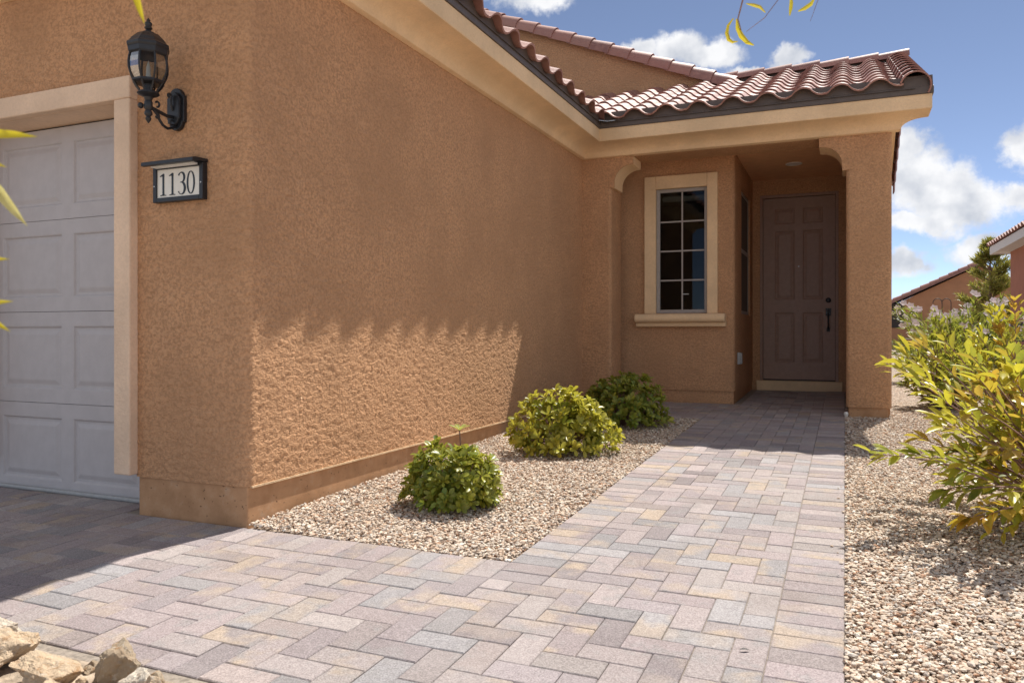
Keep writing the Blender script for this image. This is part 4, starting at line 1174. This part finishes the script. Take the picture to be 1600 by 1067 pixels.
curled([(1274, -4), (1268, 6), (1258, 13), (1247, 18)], .0048, (.62, .52, .04))

random.seed(61)
for (x_, y_, a_, lab) in ((-.30, 2.47, .4, 'dark curled dead leaf lying on the pavers near the path edge'), (-.02, 3.30, 2.0, 'tiny brown dead leaf at the seam of pavers and gravel')):
    d = Vector((math.cos(a_), math.sin(a_), .10)); p = Vector((x_, y_, g(y_) + .006))
    o = place_m('fallen_leaf', LEAF_ME['long'].copy(), leaf_matrix(p, d, Vector((.2, 0, 1)), .034 if x_ < -.1 else .02)); o.data.materials[0] = M['door_dark']; tag(o, lab, 'leaf')

# ------------------------------------------------------------------ rocks at the drive's edge
b = MB().face((-5.5, -.6, g(-.6) - .003), (-1.5, -.6, g(-.6) - .003), (-1.5, 1.66, g(1.66) - .003), (-5.5, 1.66, g(1.66) - .003))
bed = b.build('rock_bed', 'soil'); tag(bed, 'bare soil bed under the rocks at the driveway edge', kind='structure')
from mathutils import noise as mnoise
def rock(x_, y_, zc, sx_, sy_, sz_, seed, col, label, rz=0):
    sub = 5 if sx_ > .055 else 3
    import bmesh
    random.seed(seed)
    bm = bmesh.new(); bmesh.ops.create_icosphere(bm, subdivisions=sub, radius=1)
    off = Vector((seed * 3.1, seed * 1.7, seed * .9))
    planes = [(rv().normalized(), random.uniform(.40, .80)) for _ in range(13)]
    for v in bm.verts:
        p = v.co.copy()
        for n_, d_ in planes:
            e = p.dot(n_) - d_
            if e > 0: p -= n_ * e * .98
        p += p.normalized() * (mnoise.fractal(p * 1.6 + off, 1.0, 2.0, 4) * .16 + mnoise.fractal(p * 5 + off, .8, 2.0, 5) * .06)
        v.co = p
    me = bpy.data.meshes.new('rock'); bm.to_mesh(me); bm.free()
    me.polygons.foreach_set('use_smooth', [True] * len(me.polygons)); me.set_sharp_from_angle(angle=R(28))
    o = place('rock', me, 'rock', None, (x_, y_, g(y_) + zc - .012)); o.scale = (sx_ * 1.02, sy_ * 1.05, sz_ * .98); o.rotation_euler = (random.uniform(-.3, .3), random.uniform(-.3, .3), rz); o.color = (*col, 1)
    tag(o, label, 'rock', 'small stones between the rocks' if 'wedged' in label else 'rocks edging the driveway')
T_, G_, W_c = (.72, .56, .39), (.46, .38, .28), (.80, .72, .60)
rock(-2.54, 1.66, .040, .105, .065, .055, 1, W_c, 'pale smooth rock, farthest along the driveway edge at the rocks')
rock(-2.37, 1.55, .045, .15, .10, .062, 2, T_, 'flat brown-sided rock with a pale top at the frame edge', .5)
rock(-2.28, 1.43, .042, .066, .058, .055, 3, W_c, 'small rounded cream rock under the flat brown-sided one')
rock(-2.10, 1.50, .050, .135, .09, .072, 4, T_, 'broad tan rock with a sloping pitted face', -.4)
rock(-1.945, 1.615, .062, .075, .066, .085, 5, G_, 'upright grey-brown rock with a pale crest, tallest of the rocks', .2)
rock(-1.80, 1.555, .042, .080, .062, .064, 6, W_c, 'pale angular rock next to the upright grey one', .7)
rock(-1.70, 1.515, .045, .062, .055, .066, 7, T_, 'orange-tan rough rock with dark brown patches', 1.4)
rock(-1.615, 1.60, .022, .10, .065, .046, 8, W_c, 'low grey-white rock ending the rock edging on the pavers', .1)
rock(-2.12, 1.375, .032, .09, .065, .055, 9, G_, 'mottled grey rock low in front of the broad tan one', .3)
rock(-1.93, 1.44, .024, .12, .065, .048, 10, T_, 'long flat orange-tan rock lying below the upright grey one', -.1)
rock(-2.26, 1.32, .02, .085, .075, .06, 12, T_, 'tan rock partly out of view below the small cream one', .9)
rock(-1.60, 1.49, .014, .066, .055, .046, 13, T_, 'small brown rock between the orange-tan and low grey-white ones', 2.0)
random.seed(77); spots = []
for k in range(24):
    spots.append((random.uniform(-2.6, -1.55), random.uniform(1.33, 1.68)))
for k, (x_, y_) in enumerate(spots):
    r_ = .022 + .016 * ((k * 7) % 5) / 4
    rock(x_, y_, .018, r_ * 1.25, r_, r_ * .9, 30 + k, (T_, W_c, G_)[k % 3], 'small ' + ('tan', 'pale cream', 'grey-brown')[k % 3] + ' stone wedged among the larger rocks at the driveway edge', k * .7)
# ------------------------------------------------------------------ beyond the yard
nh = empty('neighbor_house', (9, 40, .2)); tag(nh, 'brown stucco house with a low tiled gable beyond the shrubs', 'house')
# gable end facing the camera at about 40 m
def at(u, Y): d = ray(u, 520); return d.x / d.y * Y
YN = 40
xl, xa_, xr_ = at(1340, YN), at(1532, YN), at(1680, YN)
def zat(u, v, Y): d = ray(u, v); return CAM_H + (520 - v) / d.y * Y
zl, zap = zat(1340, 494, YN), zat(1532, 408, YN); zr = zl
MB().prism([(xl + .4, .1), (xr_ - .4, .1), (xr_ - .4, zr - .05), (xa_, zap - .2), (xl + .4, zl - .05)], YN, YN + 12, lambda p, q, a: (p, a, q)).build('wall', 'neighbor', nh)
b = MB().prism([(xl, zl - .12), (xa_, zap - .14), (xr_, zr - .12), (xr_, zr), (xa_, zap - .02), (xl, zl)], YN - .25, YN + 12.3, lambda p, q, a: (p, a, q)); b.build('roof', 'roof_far', nh)
dv = (Vector((xa_, 0, zap)) - Vector((xl, 0, zl))).normalized(); nvv = Vector((-dv.z, 0, dv.x)); Ln = (Vector((xa_, 0, zap)) - Vector((xl, 0, zl))).length
for k in range(int(Ln / .42)):
    p = Vector((xl, YN - .15, zl - .02)) + dv * .42 * k
    m = basis(nvv.cross(dv) * -1.0, dv, nvv, p) @ Matrix.Scale(1.12, 4) @ Matrix.Rotation(-.05, 4, 'X')
    place_m('rake_tile', cap_me, m, nh, tile_col())
wxa, wxb = at(1393, YN - .02), at(1413, YN - .02)
MB().box(wxa - .8, wxb, YN - .04, YN + .05, 1.2, zat(1405, 474, YN)).build('window', 'door_dark', nh)
n2 = empty('neighbor_house', (6, 20, .2)); tag(n2, 'red-brown stucco house with pale fascia and tiled eave beside the pine', 'house')
MB().box(3.86, 11, 9.5 + 8, 23.0, .1, 3.12).build('wall', 'neighbor_red', n2)
MB().box(3.50, 11.4, 17.2, 23.4, 3.02, 3.06).build('soffit', 'neighbor_fascia', n2)
MB().box(3.47, 3.51, 17.2, 23.42, 3.0, 3.20).build('fascia', 'neighbor_fascia', n2)
MB().box(3.51, 11.4, 23.4, 23.43, 3.0, 3.20).build('fascia', 'neighbor_fascia', n2)
MB().prism([(3.5, 3.21), (7.5, 4.7), (11.4, 3.21)], 17.2, 23.4, lambda p, q, a: (p, a, q)).build('roof', 'roof_far', n2)
xt, ytt = Vector((0, -1, 0)), Vector((CP, 0, SP_))
for k in range(19):
    yy = 23.42 - .325 * k
    m = basis(xt, ytt, Vector((-SP_, 0, CP)), (3.42, yy, 3.20)); place_m('roof_tile', tm, m, n2, tile_col())
pt = empty('pine_tree', (3.72, 26, .3)); tag(pt, 'young upright pine tree with light green needles between the neighbouring houses', 'tree')
random.seed(51)
HT = 3.25; PX, PY = 3.86, 26.0
MB().tube([(PX, PY, .2), (PX + .02, PY, 1.5), (PX, PY, 2.8), (PX + .01, PY, .3 + HT)], [.06, .05, .025, .008], 8).build('trunk', 'bark', pt, 60)
lim = MB(); nm, nc = [], []
for k in range(120):
    h = random.random() ** 1.1; zz = .5 + h * (HT - .35); Lr = (1.05 * (1 - h) ** .75 + .05) * random.uniform(.6, 1.12); a = random.uniform(0, 2 * PI)
    s = Vector((PX, PY, zz)); e = s + Vector((math.cos(a) * Lr, math.sin(a) * Lr, .32 * Lr + .14)); lim.tube([s, s.lerp(e, .5) - Vector((0, 0, .03)), e], [.012, .008, .003], 4)
    for q in range(58):
        t = 1 - random.random() ** 1.5 * .75; p = s.lerp(e, t); d = ((e - s).normalized() + rv(.55) + Vector((0, 0, .45))).normalized()
        c = mixc((.09, .13, .035), (.34, .33, .10), random.random() ** 1.3 if random.random() < .8 else 1); nm.append(np.array(leaf_matrix(p, d, rv(), random.uniform(.15, .26)))); nc.append((*c, 1))
lim.build('limb', 'bark', pt, 60)
nv_, nf_ = LEAF['strap']
o = place('needles', instanced('needles', nv_, nf_, nm, nc, True), 'leaf_joined', pt); o['kind'] = 'stuff'
fn = empty('rail_fence', (3, 15.5, .2)); tag(fn, 'dark horizontal rail fence behind the yard shrubs', 'fence')
for z_ in (.55, .82, 1.06): MB().box(1.5, 4.6, 15.5, 15.55, z_, z_ + .09).build('rail', 'dark_rail', fn)
for x_ in (1.55, 2.55, 3.55, 4.5): MB().box(x_, x_ + .07, 15.56, 15.63, .15, 1.22).build('post', 'dark_rail', fn)
for u_, lab in ((1466, 'thin dark hooked garden pole, nearer the oleander'), (1480, 'thin dark hooked garden pole, nearer the pine')):
    x_ = at(u_ + 6, 24); zt_ = zat(u_, 466, 24)
    b = MB().tube([(x_, 24, .2), (x_, 24, zt_ - .12)] + [(x_ - .11 + .11 * math.cos(R(a)), 24, zt_ - .12 + .11 * math.sin(R(a))) for a in range(15, 200, 20)], .012, 6)
    o = b.build('garden_hook', 'dark_rail', None, 60); tag(o, lab, 'garden hook', 'hooked garden poles')
